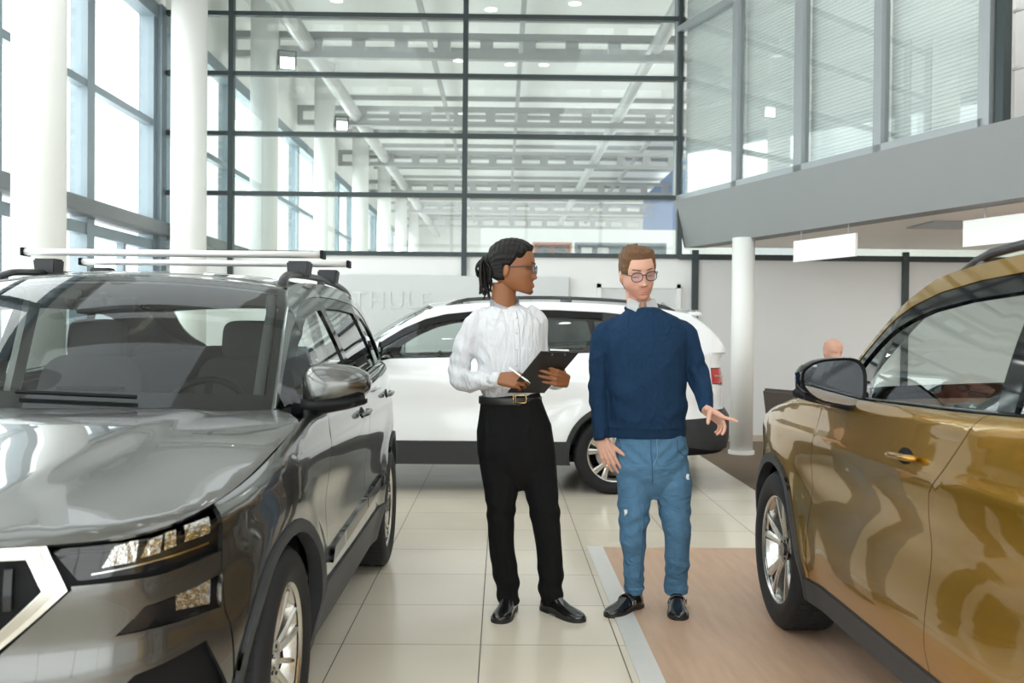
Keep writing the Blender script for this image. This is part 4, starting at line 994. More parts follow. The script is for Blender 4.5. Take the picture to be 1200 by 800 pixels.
ROOF = [(1.95, 1.535), (2.2, 1.565), (2.5, 1.582), (2.9, 1.59), (3.3, 1.58), (3.7, 1.55), (4.05, 1.495)]
DLO = [(1.30, 1.10), (1.42, 1.19), (1.55, 1.275), (1.70, 1.362), (1.88, 1.435), (2.05, 1.478), (2.3, 1.507), (2.6, 1.522), (3.0, 1.522), (3.4, 1.505), (3.62, 1.48), (3.78, 1.43), (3.88, 1.34), (3.97, 1.20)]
TAIL = [(4.02, 1.495), (4.12, 1.44), (4.22, 1.35), (4.31, 1.26), (4.36, 1.17)]
def newcar(kind, **k):
    d = dict(kind=kind, roofpts=ROOF, dlo=DLO, tail=TAIL, ws0=(1.25, 1.075), ws1=(1.95, 1.535), um=1.62, zm=1.10, mircol='paint_'+kind, drv=1); d.update(k); return Car(**d)
# dark grey car: nose towards the camera.  car u -> world +y, car +v (its left) -> world +x
t = thing('car', 'dark grey metallic SUV with two silver roof bars, nose to the camera at left', 'car', (-1.58, 2.10, 0), radians(90))
# local (u, v) -> world: x = -v, so the driver's side is v = -1
cg = newcar('grey', L=4.38, axf=.85, axr=3.48, drv=-1, um=1.40, zm=1.125, mh=.078, mv=.85)
build_car(cg, t, 'paint_grey', 'multi', steer=0.)
for k, (u, ht) in enumerate(((2.55, 0), (3.22, 0))):
    z = float(cg.zr(u))+.050; y = float(cg.G(np.array(u), np.array(z-.05)))-.045
    b = bmesh.new(); tube(b, [(u, -y-.10, z+.088), (u, y+.10, z+.088)], [(.038, .017)]*2, 12, up=(0, 0, 1), power=3)
    cb = obj('cross_bar', b, 'bar_alu', t, True)
    for sg in (1, -1):
        obj('end_cap', box((u-.042, sg*(y+.106)-.008, z+.068), (u+.042, sg*(y+.106)+.008, z+.108), .004), 'matt', cb)
        b = bmesh.new(); pr_ = [(-.055, 0), (.04, 0), (.05, .075), (-.06, .075)]
        V0 = [b.verts.new((u-.05, sg*(y+yy), z-.02+zz)) for yy, zz in pr_]; V1 = [b.verts.new((u+.05, sg*(y+yy), z-.02+zz)) for yy, zz in pr_]
        b.faces.new(V0); b.faces.new(V1)
        for q in range(4): b.faces.new((V0[q], V0[(q+1) % 4], V1[(q+1) % 4], V1[q]))
        bmesh.ops.recalc_face_normals(b, faces=b.faces); bmesh.ops.bevel(b, geom=b.edges[:], offset=.008, segments=2, affect='EDGES'); obj('bar_foot', b, 'clad', cb)
# gold car: nose away from the camera on the right. u -> world -y
t = thing('car', 'gold bronze SUV with black window surrounds, seen from behind its mirror at right', 'car', (2.215, 5.35, 0), radians(-90))
cgold = newcar('gold', L=4.5, axf=.90, axr=3.62, R=.36, gB=2.52, gBt=2.78, gC=3.62, mircol='black', drv=-1, hood0=.93, hood1=1.10, zb0=1.11, zb1=1.19, zl=.345, ws1=(1.95, 1.565), dlo=[(a, z+.034*min(1, i/4)*(i < 12)) for i, (a, z) in enumerate(DLO)], roofpts=[(a, z+.03) for a, z in ROOF], um=1.79, zm=1.155)
build_car(cgold, t, 'paint_gold', 'blade', front_detail=False)
# white car: side on behind the men. u -> world +x
t = thing('car', 'white SUV with dark lower cladding parked side-on behind the two men', 'car', (-2.53, 8.92, 0), 0)
ex = lambda P, dz: [(a+.12*float(sm(3.3, 4.0, a)), z+dz) for a, z in P]
cw_ = newcar('white', L=4.58, axf=.86, axr=3.48, R=.335, roofpts=ex(ROOF, .02), dlo=[(a, z+.02*min(1, i/4)*(i < 12)) for i, (a, z) in enumerate(ex(DLO, 0))], tail=ex(TAIL, .01), ws1=(1.95, 1.555), gC=3.58, mircol='paint_white', drv=1, um=1.46, zm=1.14, zb0=1.11, zb1=1.20)
build_car(cw_, t, 'paint_white', 'alloy2', front_detail=False, rails='rail_black')
# ================================================================== people
def skinmat(name, col, sss=.12, rough=.5):
    m = mat(name, col, rough, sss=sss, bump=.05, bscale=220); nt = m.node_tree; b = nt.nodes['Principled BSDF']
    a = nt.nodes.new('ShaderNodeAttribute'); a.attribute_name = 'tone'; mx = nt.nodes.new('ShaderNodeMix'); mx.data_type = 'RGBA'; mx.blend_type = 'MULTIPLY'; mx.inputs[0].default_value = 1
    mx.inputs[6].default_value = (*col, 1); nt.links.new(a.outputs['Color'], mx.inputs[7]); nt.links.new(mx.outputs[2], b.inputs['Base Color']); return m
M['skin_brown'] = skinmat('warm_brown_skin', (.25, .092, .033)); M['skin_fair'] = skinmat('fair_skin', (.62, .345, .25))
M['hair_black'] = mat('black_hair', (.010, .008, .007), .6, spec=.25, noise=.3, nscale=90, bump=.4, bscale=150)
M['hair_brown'] = mat('light_brown_hair', (.13, .065, .028), .6, spec=.25, noise=.35, nscale=120, bump=.5, bscale=170)
M['shirt'] = mat('white_cotton', (.64, .64, .66), .85, spec=.15, bump=.12, bscale=18)
M['shirt_dot'] = mat('white_patterned_cotton', (.78, .78, .78), .7, noise=.12, nscale=140)
M['sweater'] = mat('navy_blue_knit', (.011, .033, .075), .9, spec=.15, noise=.12, nscale=120, bump=.25, bscale=260)
M['trouser'] = mat('black_trouser_cloth', (.009, .009, .0095), .85, spec=.12, noise=.1, nscale=60)
M['denim'] = mat('mid_blue_denim', (.085, .185, .30), .88, spec=.15, noise=.30, nscale=9, bump=.2, bscale=300)
M['denim_dark'] = mat('denim_seam', (.04, .09, .17), .85)
M['fray'] = mat('frayed_white_thread', (.75, .78, .80), .9)
M['leather'] = mat('black_polished_leather', (.010, .010, .010), .16, coat=.5)
M['sole'] = mat('black_rubber_sole', (.012, .012, .012), .5)
M['belt'] = mat('black_leather_belt', (.014, .013, .013), .4)
M['brass'] = mat('brass_buckle', (.75, .52, .22), .25, 1.)
M['eye'] = mat('eye_white', (.75, .73, .70), .2, coat=1.); M['iris'] = mat('dark_iris', (.03, .02, .015), .1, coat=1.)
M['spec'] = mat('dark_glasses_frame', (.01, .01, .012), .2, coat=.6)
M['spec_lens'] = glass('spectacle_lens', (.96, .97, 1.), 1.5)
M['lens_blue'] = glass('blue_coated_spectacle_lens', (.93, .94, 1.), 1.1)
M['silver'] = mat('silver_metal', (.7, .7, .7), .25, 1.)

wrinkle(M['shirt'], (22, 22, 5), .022); wrinkle(M['sweater'], (11, 11, 7), .020); wrinkle(M['denim'], (9, 9, 13), .018); wrinkle(M['trouser'], (14, 14, 5), .015)
HZ = [0, .012, .03, .05, .08, .12, .155, .19, .212, .228, .236]
HA = [.032, .045, .055, .063, .070, .0750, .0770, .072, .058, .036, .0]
HF = [.080, .089, .091, .090, .088, .089, .094, .086, .068, .040, .0]
HB = [.0, .02, .045, .062, .084, .098, .102, .092, .072, .044, .0]
def headpt(z, ph, off=0.):
    a = np.interp(z, HZ, HA)+off; f = np.interp(z, HZ, HF)+off; b_ = np.interp(z, HZ, HB)+off
    c = np.cos(ph); s_ = np.sin(ph); e = .88
    x = a*np.sign(s_)*np.abs(s_)**e; y = np.where(c > 0, -f, b_)*np.abs(c)**e
    return x, y
def head_bm(bm, Mx, face=1., lips=1., wide=1., nose=1., fore=0.):
    nz, nf = 60, 72; R_ = []
    zs = .236*(1-np.cos(np.linspace(.06, pi-.02, nz)))/2
    for z in zs:
        ring = []
        for k in range(nf):
            ph = 2*pi*k/nf; x, y = headpt(z, ph); x = float(x); y = float(y)
            if cos(ph) > 0:
                g = lambda x0, z0, sx, sz: math.exp(-((abs(x)-x0)/sx)**2-((z-z0)/sz)**2)
                d = 0
                zt = min(max((.128-z)/.050, 0), 1)   # nose ridge, bridge to tip
                if .066 < z < .135: d += nose*(.010+.021*zt**1.2)*math.exp(-(x/(.0085+.006*zt*wide))**2)*min(1, (z-.066)/.008)
                d += .006*g(.012, .078, .006, .007)
                d -= .011*g(.033, .119, .015, .011)          # eye sockets
                d += .006*g(.03, .138, .02, .008)            # brow
                d += .005*g(.045, .09, .018, .014)           # cheekbone
                d += lips*(.0035*g(0, .0475, .019, .0045)+.004*g(0, .038, .016, .0045))-.0025*g(0, .0425, .022, .0022)
                d += .006*g(0, .012, .020, .012)-.004*g(0, .027, .02, .006)
                d += .0075*g(.033, .117, .012, .008)         # eyelid over the ball
                y -= d*face+fore*max(0, cos(ph))**.5
            ring.append(bm.verts.new(Mx @ Vector((x, y, z+max(0, (y+.085))*.26*max(0, 1-z/.06)))))
        R_.append(ring)
    for j in range(nz-1):
        for k in range(nf): bm.faces.new((R_[j][k], R_[j][(k+1) % nf], R_[j+1][(k+1) % nf], R_[j+1][k]))
    bm.faces.new(R_[0][::-1]); bm.faces.new(R_[-1])
    for sg in (1, -1):   # ears
        sph(bm, Mx @ Vector((sg*.077, .012, .103)), 1, 16, (.008, .018, .032), Mx.to_3x3().normalized().to_4x4() @ Matrix.Rotation(sg*radians(22), 4, 'Z') @ Matrix.Rotation(radians(8), 4, 'X'))
def organic(name, bm, vox, smooth, m, parent, disp=None, attr=None):
    bmesh.ops.triangulate(bm, faces=[f for f in bm.faces if len(f.verts) > 4]); bmesh.ops.recalc_face_normals(bm, faces=bm.faces)
    me = bpy.data.meshes.new(name+'_raw'); bm.to_mesh(me); bm.free()
    o = bpy.data.objects.new(name+'_raw', me); COL.objects.link(o)
    r = o.modifiers.new('r', 'REMESH'); r.mode = 'VOXEL'; r.voxel_size = vox; r.adaptivity = 0
    s_ = o.modifiers.new('s', 'SMOOTH'); s_.iterations = smooth; s_.factor = .5
    dg = bpy.context.evaluated_depsgraph_get(); dg.update(); m2 = bpy.data.meshes.new_from_object(o.evaluated_get(dg)); bpy.data.objects.remove(o)
    m2.name = name; n = len(m2.vertices); P = np.zeros(n*3); m2.vertices.foreach_get('co', P); P = P.reshape(-1, 3)
    if disp is not None:
        N = np.zeros(n*3); m2.vertex_normals.foreach_get('vector', N); N = N.reshape(-1, 3)
        P = P+N*disp(P, N)[:, None]; m2.vertices.foreach_set('co', P.ravel()); m2.update()
    if attr is not None:
        ca = m2.color_attributes.new('tone', 'FLOAT_COLOR', 'POINT'); c = np.ones((n, 4)); c[:, :3] = attr(P); ca.data.foreach_set('color', c.ravel())
    return link(name, m2, m, parent, True)
def hand(bm, w, d, n, s, curl, spread=(.10, .03, -.04, -.12), thumb=(.75, .65, .25), tc=.3, sc=1.):
    """palm from wrist w along d; n = out of the palm, s = thumb side; curl = (base, mid) degrees per finger"""
    w = np.array(w, float); d, n, s = [np.array(v, float) for v in (d, n, s)]; d /= np.linalg.norm(d); n -= d*(n@d); n /= np.linalg.norm(n); s0 = np.cross(d, n); s = s0*(1 if s0@s > 0 else -1)
    L = [.074, .082, .076, .058]; B = [(.088, .031), (.092, .0105), (.087, -.0105), (.078, -.030)]; R_ = [.0088, .0092, .0086, .0076]
    tips = []
    for k in range(4):
        b_ = w+(d*B[k][0]+s*B[k][1])*sc
        tube(bm, [w+s*B[k][1]*.55*sc-d*.012, w+(d*.05+s*B[k][1]*.85-n*.002)*sc, b_], [.0155*sc, .0150*sc, .0118*sc], 10)
        a0, a1 = [radians(v) for v in curl[k]]; dd = d+s*spread[k]; dd /= np.linalg.norm(dd); p = b_-dd*.004; pts = [p]; al = a0; f = (.45, .31, .24)
        for i in range(3):
            p = p+(dd*cos(al)+n*sin(al))*L[k]*f[i]*sc; pts.append(p); al += a1
        r = R_[k]*sc; tube(bm, pts, [r*1.08, r, r*.93, r*.80], 10); sph(bm, pts[-1], r*.82, 10); tips.append(pts)
    t = d*thumb[0]+s*thumb[1]+n*thumb[2]; t /= np.linalg.norm(t); p0 = w+(d*.022+s*.026+n*.006)*sc; p1 = p0+t*.036*sc; t2 = t+d*tc; t2 /= np.linalg.norm(t2); p2 = p1+t2*.03*sc; p3 = p2+t2*.022*sc
    tube(bm, [p0-t*.01, p0, p1, p2, p3], [.014*sc, .0155*sc, .0115*sc, .0105*sc, .0082*sc], 10); sph(bm, p3, .0083*sc, 10)
    return tips
def shoe(parent, heel, toe, label=None, strap=True):
    heel = np.array(heel, float); toe = np.array(toe, float); dv = toe-heel; L = np.hypot(dv[0], dv[1]); a = math.atan2(dv[1], dv[0]); k = L/.285
    o = bpy.data.objects.new('shoe', None); COL.objects.link(o); o.parent = parent; o.location = (heel[0], heel[1], 0); o.rotation_euler = (0, 0, a); o.empty_display_size = .1
    st = [(-.004, .012, .045), (.004, .026, .066), (.03, .034, .085), (.065, .036, .098), (.10, .037, .092), (.13, .040, .074), (.165, .0435, .058), (.20, .047, .049), (.235, .045, .043), (.262, .036, .036), (.278, .022, .029), (.286, .008, .024)]
    S = catmull(st, 3); b = bmesh.new(); R_ = []
    for x, w_, h in S:
        ring = []
        for i in range(20):
            t = pi*i/19; ring.append(b.verts.new((x*k, w_*math.copysign(abs(cos(t))**.75, cos(t))*(1.0 if sin(t) < .3 else 1), .018+(h-.018)*sin(t)**.85)))
        ring += [b.verts.new((x*k, -w_, .012)), b.verts.new((x*k, w_, .012))]
        R_.append(ring)
    for i in range(len(R_)-1):
        for j in range(22): b.faces.new((R_[i][j], R_[i][(j+1) % 22], R_[i+1][(j+1) % 22], R_[i+1][j]))
    b.faces.new(R_[0]); b.faces.new(R_[-1]); bmesh.ops.recalc_face_normals(b, faces=b.faces); up = obj('upper', b, 'leather', o, True)
    b = bmesh.new(); ol = [(x*k, (w_+.004)) for x, w_, h in S]+[(x*k, -(w_+.004)) for x, w_, h in S[::-1]]
    prism(b, ol, .008, .018); prism(b, [(x, y) for x, y in ol if x < .085*k], 0, .008); prism(b, [(x, y) for x, y in ol if x > .13*k], 0, .008); obj('sole', b, 'sole', o)
    b = bmesh.new(); tube(b, [(.055*k, 0, .075), (.052*k, 0, .10), (.05*k, 0, .125)], [(.036, .045), (.033, .042), (.031, .040)], 20, up=(0, 1, 0)); obj('ankle_collar', b, 'sole', up, True)
    if strap:
        b = bmesh.new(); pts = [(.125*k, .046*cos(t), .03+.052*sin(t)) for t in np.linspace(.2, pi-.2, 14)]; tube(b, pts, [(.003, .010)]*14, 8, up=(1, 0, 0)); obj('strap', b, 'leather', up, True)
        b = bmesh.new(); tube(b, [(.125*k+dx, .043+.004, .05+dz) for dx, dz in ((-.012, -.008), (.012, -.008), (.012, .008), (-.012, .008), (-.012, -.008))], .0022, 6); obj('buckle', b, 'silver', up)
    return o
def shoe_at(parent, ank, dr, L=.285, strap=True):
    d = np.array(dr, float)[:2]; d /= np.hypot(*d); h = np.array(ank, float)[:2]-d*.052; t_ = h+d*L; return shoe(parent, (h[0], h[1]), (t_[0], t_[1]), strap=strap)
def glasses(parent, Mx, m_lens, half=.0315, r=.0215, ry=.019, wire=.0016, zc=.116, yf=-.109):
    b = bmesh.new(); Lb = bmesh.new()
    for sg in (1, -1):
        loop = [Mx @ Vector((sg*half+r*math.copysign(abs(cos(t))**.85, cos(t)), yf+abs(sg*half+r*cos(t))*.10, zc+ry*math.copysign(abs(sin(t))**.85, sin(t)))) for t in np.linspace(0, 2*pi, 25)]
        tube(b, [tuple(p) for p in loop], wire, 8, caps=False)
        vs = [Lb.verts.new(p) for p in loop[:-1]]; v2 = [Lb.verts.new(p+Mx.to_3x3() @ Vector((0, .0012, 0))) for p in loop[:-1]]; Lb.faces.new(vs); Lb.faces.new(v2)
        for i in range(24): Lb.faces.new((vs[i], vs[(i+1) % 24], v2[(i+1) % 24], v2[i]))
        tube(b, [tuple(Mx @ Vector(p)) for p in ((sg*(half+r), yf+.006, zc+.008), (sg*.074, -.07, zc+.010), (sg*.079, -.01, zc+.004), (sg*.078, .012, zc-.008))], wire*1.15, 8)
    tube(b, [tuple(Mx @ Vector(p)) for p in ((-half+r-.001, yf+.001, zc+.006), (0, yf-.002, zc+.010), (half-r+.001, yf+.001, zc+.006))], wire*1.2, 8)
    bmesh.ops.recalc_face_normals(Lb, faces=Lb.faces)
    g = obj('glasses', b, 'spec', parent, True); obj('lenses', Lb, m_lens, g); return g
def hcap(name, Mx, fn, m, parent, nz=70, nf=96):
    """hair: closed shell over the head; fn(x,y,z,phi) = thickness (negative sinks below the skin)"""
    b = bmesh.new(); R_ = []; zs = .02+(.236-.02)*(1-np.cos(np.linspace(0, pi-.02, nz)))/2
    for z in zs:
        ring = []
        for k in range(nf):
            ph = 2*pi*k/nf; x, y = headpt(z, ph); x, y = float(x), float(y); t = fn(x, y, z, ph)
            n_ = Vector((x/.075**2*.6, y/.09**2*.6, (z-.11)/.125**2*.9)).normalized(); ring.append(b.verts.new(Mx @ (Vector((x, y, z))+n_*t)))
        R_.append(ring)
    for j in range(nz-1):
        for k in range(nf): b.faces.new((R_[j][k], R_[j][(k+1) % nf], R_[j+1][(k+1) % nf], R_[j+1][k]))
    b.faces.new(R_[0][::-1]); b.faces.new(R_[-1]); return obj(name, b, m, parent, True)
def headM(pos, yaw, pitch, roll, sc):
    """pos = point at eye height inside the head; front is local -y"""
    R_ = Matrix.Rotation(roll, 4, 'Y') @ Matrix.Rotation(yaw, 4, 'Z') @ Matrix.Rotation(pitch, 4, 'X')
    return Matrix.Translation(Vector(pos)) @ R_ @ Matrix.Scale(sc, 4) @ Matrix.Translation((0, 0, -.118))
def wav(P, comps):
    d = np.zeros(len(P))
    for (fx, fy, fz, amp, ph) in comps:
        w = P[:, 0]*fx+P[:, 1]*fy+P[:, 2]*fz+ph+1.1*np.sin(P[:, 2]*7+P[:, 0]*6+ph*2)+.6*np.sin(P[:, 0]*17-P[:, 2]*13+ph)
        d += amp*(1-2*np.abs(np.sin(w*.5))**.8)
    return d
def smn(x, a, b_): return sm(a, b_, x)

# ------------------------------------------------------------------ man in the navy sweater
Yb = 4.66
pb = thing('person', 'man in a navy sweater and blue jeans looking down and pointing with one hand', 'person', (.70, Yb, 0))
O = np.array([.70, Yb, 0.])
q = lambda x, y, dy=0.: at(x, y, Yb+dy)-O
s1 = Yb/FOC
HM = headM(q(747.0, 319.5, -.02), radians(8), radians(13), radians(-6), 1.05)
b = bmesh.new(); head_bm(b, HM)
nb = q(751, 366, .035); ch = np.array(HM @ Vector((0, .03, .045)))
tube(b, [q(752, 395, .03), nb, ch], [(.10, .07), (.061, .060), (.056, .060)], 20, up=(0, 1, 0))
shL, elL, wrL = q(708, 385, .02), q(700, 452, .03), q(706, 512, -.02)
shR, elR, wrR = q(799, 384, .02), q(817, 442, .01), q(828, 479, -.17)
armLp = [q(707, 391, .02), q(701.5, 430, .028), q(700.5, 458, .028), q(703.5, 490, .0), q(706, 515, -.02)]; armRp = [q(802, 390, .02), q(813, 418, .018), q(819, 442, .0), q(825, 464, -.10), q(828.5, 481, -.175)]
for A_ in (armLp, armRp): tube(b, catmull(A_, 5), list(np.interp(np.linspace(0, 4, 21), range(5), [.034, .034, .032, .031, .026])), 14)
tube(b, [q(762, 520, .02), q(757, 440, .02), q(753, 395, .03)], [(.13, .09), (.13, .09), (.15, .08)], 20, up=(0, 1, 0))
tube(b, [q(710, 388, .02), q(752, 385, .03), q(799, 388, .02)], [.045, .06, .045], 14)
for x0, x1, xa in ((742, 742, 743), (783, 793, 793)): tube(b, [q(x0, 520, .02), q(x1, 615, .0), q(xa, 694, .07)], [.07, .05, .033], 14)
hand(b, q(706, 517, -.02), q(717, 548, -.05)-q(706, 517, -.02), (.35, .9, 0), (.9, -.3, .3), [(8, 14), (10, 14), (14, 16), (18, 18)], thumb=(.75, .55, .0), tc=.1, sc=1.0)
wr2 = q(828, 481, -.18)
hand(b, wr2, (.62, -.35, -.42), (-.25, -.55, -.75), (.35, -.85, .4), [(-8, 4), (40, 22), (50, 26), (52, 26)], spread=(.42, .04, -.1, -.3), thumb=(.35, .3, .9), tc=.1, sc=1.0)
hi = HM.inverted()
def tone_b(P):
    H_ = (np.array(hi.to_3x3()) @ P.T).T+np.array(hi.translation); x, y, z = H_.T; c = np.ones((len(P), 3)); fr_ = (y < -.02)
    lip = np.exp(-(x/.020)**4-((z-.0425)/.0075)**4)*fr_; c *= 1-lip[:, None]*np.array([.10, .34, .30])
    st = smn(-np.abs(z-.025), -.045, -.028)*smn(-y, .02, .05)*fr_; ml = np.exp(-(x/.021)**4-((z-.0425)/.0018)**2)*fr_; c *= 1-.55*ml[:, None]
    st = np.maximum(st, np.exp(-((np.abs(x)-.06)/.03)**2)*smn(-z, -.085, -.05)*(y < .0)*.9)*(1-lip)*(z > -.03)*(z < .1)
    c *= 1-st[:, None]*np.array([.30, .42, .46])
    fl_ = (np.exp(-((np.abs(x)-.04)/.02)**2-((z-.085)/.018)**2)+np.exp(-(x/.014)**2-((z-.078)/.014)**2))*fr_; c *= 1-.5*fl_[:, None]*np.array([.0, .22, .2])
    ey = np.exp(-((np.abs(x)-.033)/.014)**4-((z-.1125)/.0028)**2)*fr_; c *= 1-ey[:, None]*.8
    return np.clip(c, .02, 1)
body_b = organic('body', b, .0036, 2, 'skin_fair', pb, attr=tone_b)
def brow(parent, HMx, m, zc=.137, th=.0035):
    b = bmesh.new()
    for sg in (1, -1):
        pts = [HMx @ Vector((sg*(.014+.036*t), -.103+.030*t**2, zc+.003+.003*sin(t*2.2))) for t in np.linspace(0, 1, 8)]
        tube(b, [tuple(p) for p in pts], [(.003, th*(.9+.4*sin(pi*t))*(1-.5*t)) for t in np.linspace(0, 1, 8)], 8, up=(0, 1, 0))
    return obj('eyebrows', b, m, parent, True)
def hair_b(x, y, z, ph):
    c = cos(ph)
    hl = .176-.004*cos(x*40) if c > 0 else .0
    ax = abs(x)
    front = .190-.06*smf(ax, .045, .070)        # hairline height seen from the front
    if c > .25: edge = front-(.0 if ax < .05 else .0)
    elif c > -.12: edge = .112+(c+.12)/.37*(.121-.112)
    else: edge = .045+.0*c
    if c > .25 and ax > .06: edge = .12
    t = (z-edge)/.02; t = max(-1, min(1, t)); base = .004+.008*smf(z, .15, .21)+.003*(c > 0)*smf(z, .18, .21)-.006*smf(z, .215, .236)
    side_ = .010*smf(z, .2, .235)*(x < 0)
    tex = .0018*sin(x*260+z*60)+.0014*sin(x*170-y*150)
    return (base+side_+tex)*t if t > 0 else -.010*(-t)-.002
def smf(x, a, b_): t = max(0, min(1, (x-a)/(b_-a))); return t*t*(3-2*t)
hb_ = hcap('hair', HM, hair_b, 'hair_brown', pb)
brow(pb, HM, 'hair_brown', .1415, .0024); glasses(pb, HM, 'lens_blue', wire=.0021, r=.0255, ry=.0210, half=.0335)
# sweater
b = bmesh.new()
tl = [(759, 513, 45, .128), (759, 500, 47, .137), (759, 470, 46, .138), (758, 440, 45.5, .138), (757, 412, 48, .138), (755, 392, 49, .128), (753, 378, 43, .112), (751.5, 368, 29, .090), (751, 361, 19.5, .080)]
tube(b, [q(x, y, .025-.01*(y < 480)) for x, y, w_, d_ in tl], [(w_*s1, d_) for x, y, w_, d_ in tl], 40, up=(0, 1, 0), power=2.35)
tube(b, catmull([q(724, 384, .03), q(707, 391, .02), q(701.5, 430, .028), q(700.5, 458, .028), q(703.5, 490, .0), q(706, 515, -.02)], 5), list(np.interp(np.linspace(0, 5, 26), range(6), [.045, .056, .052, .050, .046, .040])), 22)
tube(b, catmull([q(782, 382, .03), q(802, 390, .02), q(813, 418, .018), q(819, 442, .0), q(825, 464, -.10), q(828.5, 481, -.175)], 5), list(np.interp(np.linspace(0, 5, 26), range(6), [.045, .056, .055, .054, .045, .036])), 22)
def d_sw(P, N):
    x, y, z = P.T; d = wav(P, [(30, 10, 10, .0036, 0), (16, 0, -28, .0034, 1.7)])
    d += .0045*np.sin((z+x*.55)*52+np.sin(x*14))*sm(.86, .95, z)*(1-sm(1.10, 1.2, z))*sm(-.14, -.02, -np.abs(np.abs(x-.02)-.15))
    armR = sm(.19, .24, x); d += armR*.006*np.sin((z*1.1-y*.8)*85+x*12)*np.exp(-((z-1.15)/.09)**2)
    armL = sm(.19, .24, -x); d += armL*.004*np.sin(z*75+x*20)*np.exp(-((z-1.07)/.12)**2)
    hem = (z < .905)*(np.abs(x) < .2); d = d*(1-hem*.8)-.005*hem*(z > .0)*(z < .9)
    return d
for a_ in ([(738, 366, .045), (722, 373, .05), (706, 386, .052)], [(766, 366, .045), (783, 373, .05), (799, 386, .052)]): tube(b, [q(x, y+8, .025) for x, y, r in a_], [r for x, y, r in a_], 20)
sw = organic('sweater', b, .0062, 12, 'sweater', pb, disp=d_sw)
b = bmesh.new(); nk = q(751, 361, .018); tube(b, [(nk[0]+.073*cos(t), nk[1]+.068*sin(t), nk[2]-.004+.020*sin(t)) for t in np.linspace(0, 2*pi, 33)], .0085, 10, caps=False); obj('neck_rib', b, 'sweater', sw, True)
M['sweater_rib'] = mat('navy_rib_knit', (.008, .024, .055), .9, spec=.15)
# shirt collar
b = bmesh.new(); c0 = nk+np.array([0, 0, .0])
A_ = []; n_ = 29
for i, t in enumerate(np.linspace(-pi/2+.22, 3*pi/2-.22, n_)):
    fr_ = max(0, -sin(t)); r0, r1 = .070, .062; A_.append([Vector((c0[0]+r0*cos(t), c0[1]+r0*sin(t), c0[2]+.002+.012*sin(t)-.004*fr_)), Vector((c0[0]+r1*cos(t), c0[1]+r1*.98*sin(t), c0[2]+.040+.018*sin(t)-.006*fr_))])
V = [[b.verts.new(a), b.verts.new(c)] for a, c in A_]
for i in range(n_-1): b.faces.new((V[i][0], V[i+1][0], V[i+1][1], V[i][1]))
fl_ = b.faces[:]; bmesh.ops.solidify(b, geom=fl_, thickness=.004); bmesh.ops.recalc_face_normals(b, faces=b.faces); co = obj('shirt_collar', b, 'shirt_dot', pb, True)
for sg in (1, -1):
    b = bmesh.new(); top = c0+np.array([sg*.012, -.064, .026]); up_ = c0+np.array([sg*.063, -.022, .050]); tip = c0+np.array([sg*.036, -.088, -.020]); out = c0+np.array([sg*.078, -.036, .006])
    vs = [b.verts.new(v) for v in (top, tip, out, up_)]; f = b.faces.new(vs); bmesh.ops.solidify(b, geom=[f], thickness=.005); bmesh.ops.recalc_face_normals(b, faces=b.faces); obj('collar_point', b, 'shirt_dot', co)
# jeans
b = bmesh.new()
tube(b, [q(762, 506, .02), q(762, 525, .02), q(763, 545, .02), q(764, 560, .02), q(765, 574, .02), q(765, 584, .02)], [(.165, .112), (.182, .125), (.186, .128), (.165, .112), (.10, .08), (.04, .05)], 36, up=(0, 1, 0), power=2.3)
lg = [(741, 530, 22, .10, .02), (742, 555, 21.5, .10, .018), (743.5, 590, 19.5, .088, .01), (742, 622, 17, .078, .0), (743, 655, 13.8, .066, .03), (743, 684, 12, .060, .062), (743, 694, 12, .060, .068)]
rg = [(783, 530, 23, .10, .02), (787, 555, 22.5, .10, .018), (791, 590, 20, .088, .01), (793.5, 622, 16.5, .078, .0), (794, 655, 15, .068, .045), (792.5, 684, 14, .062, .082), (792.5, 694, 14, .062, .088)]
for G_ in (lg, rg): tube(b, catmull([q(a[0], a[1], a[4]) for a in G_], 4), [tuple(v) for v in catmull([(a[2]*s1, a[3]) for a in G_], 4)], 28, up=(0, 1, 0))
def d_jn(P, N):
    x, y, z = P.T; d = wav(P, [(26, 6, 9, .0034, .4), (10, 0, 34, .0032, 2.)])
    d += .0028*np.sin(z*95+x*25+np.sin(x*40))*(1-sm(.16, .30, z))*sm(.13, .17, z) + .004*np.sin(z*80+np.abs(x-.1)*45)*np.exp(-((z-.47)/.07)**2)+.0035*np.sin((z-np.abs(x-.05)*.9)*90)*np.exp(-((z-.78)/.06)**2)
    return d
jn = organic('jeans', b, .0062, 3, 'denim', pb, disp=d_jn)
for (x, y, dy) in ((805.5, 558, -.085), (733, 600, -.083)):
    b = bmesh.new(); c_ = q(x, y, dy); rs = random.Random(int(x))
    for k in range(9): tube(b, [c_+[rs.uniform(-.009, .009), -.004, rs.uniform(-.016, .016)], c_+[rs.uniform(-.009, .009), -.006, rs.uniform(-.016, .016)]], .0016, 6)
    sph(b, c_, .008, 10, (.8, .6, 1.5)); obj('frayed_patch', b, 'fray', jn)
from mathutils.bvhtree import BVHTree
def seam(name, ob, pts, r, m, parent, n=6, lift=.001, flat=None):
    """stitching line laid on the front of a garment; pts = (x, z) in its own frame"""
    me = ob.data; T_ = BVHTree.FromPolygons([v.co for v in me.vertices], [tuple(p.vertices) for p in me.polygons]); P_ = []
    for x, z in catmull(np.array(pts, float), n):
        h = T_.ray_cast(Vector((x, -1, z)), Vector((0, 1, 0)))
        if h[0] is not None: P_.append(tuple(h[0]+h[1]*lift))
    if len(P_) > 1: b = bmesh.new(); tube(b, P_, r if flat is None else [(flat, r)]*len(P_), 8, up=(0, 1, 0)); return obj(name, b, m, parent, True)
def xz(*pp): return [(float(v[0]), float(v[2])) for v in (q(x, y, -.1) for x, y in pp)]
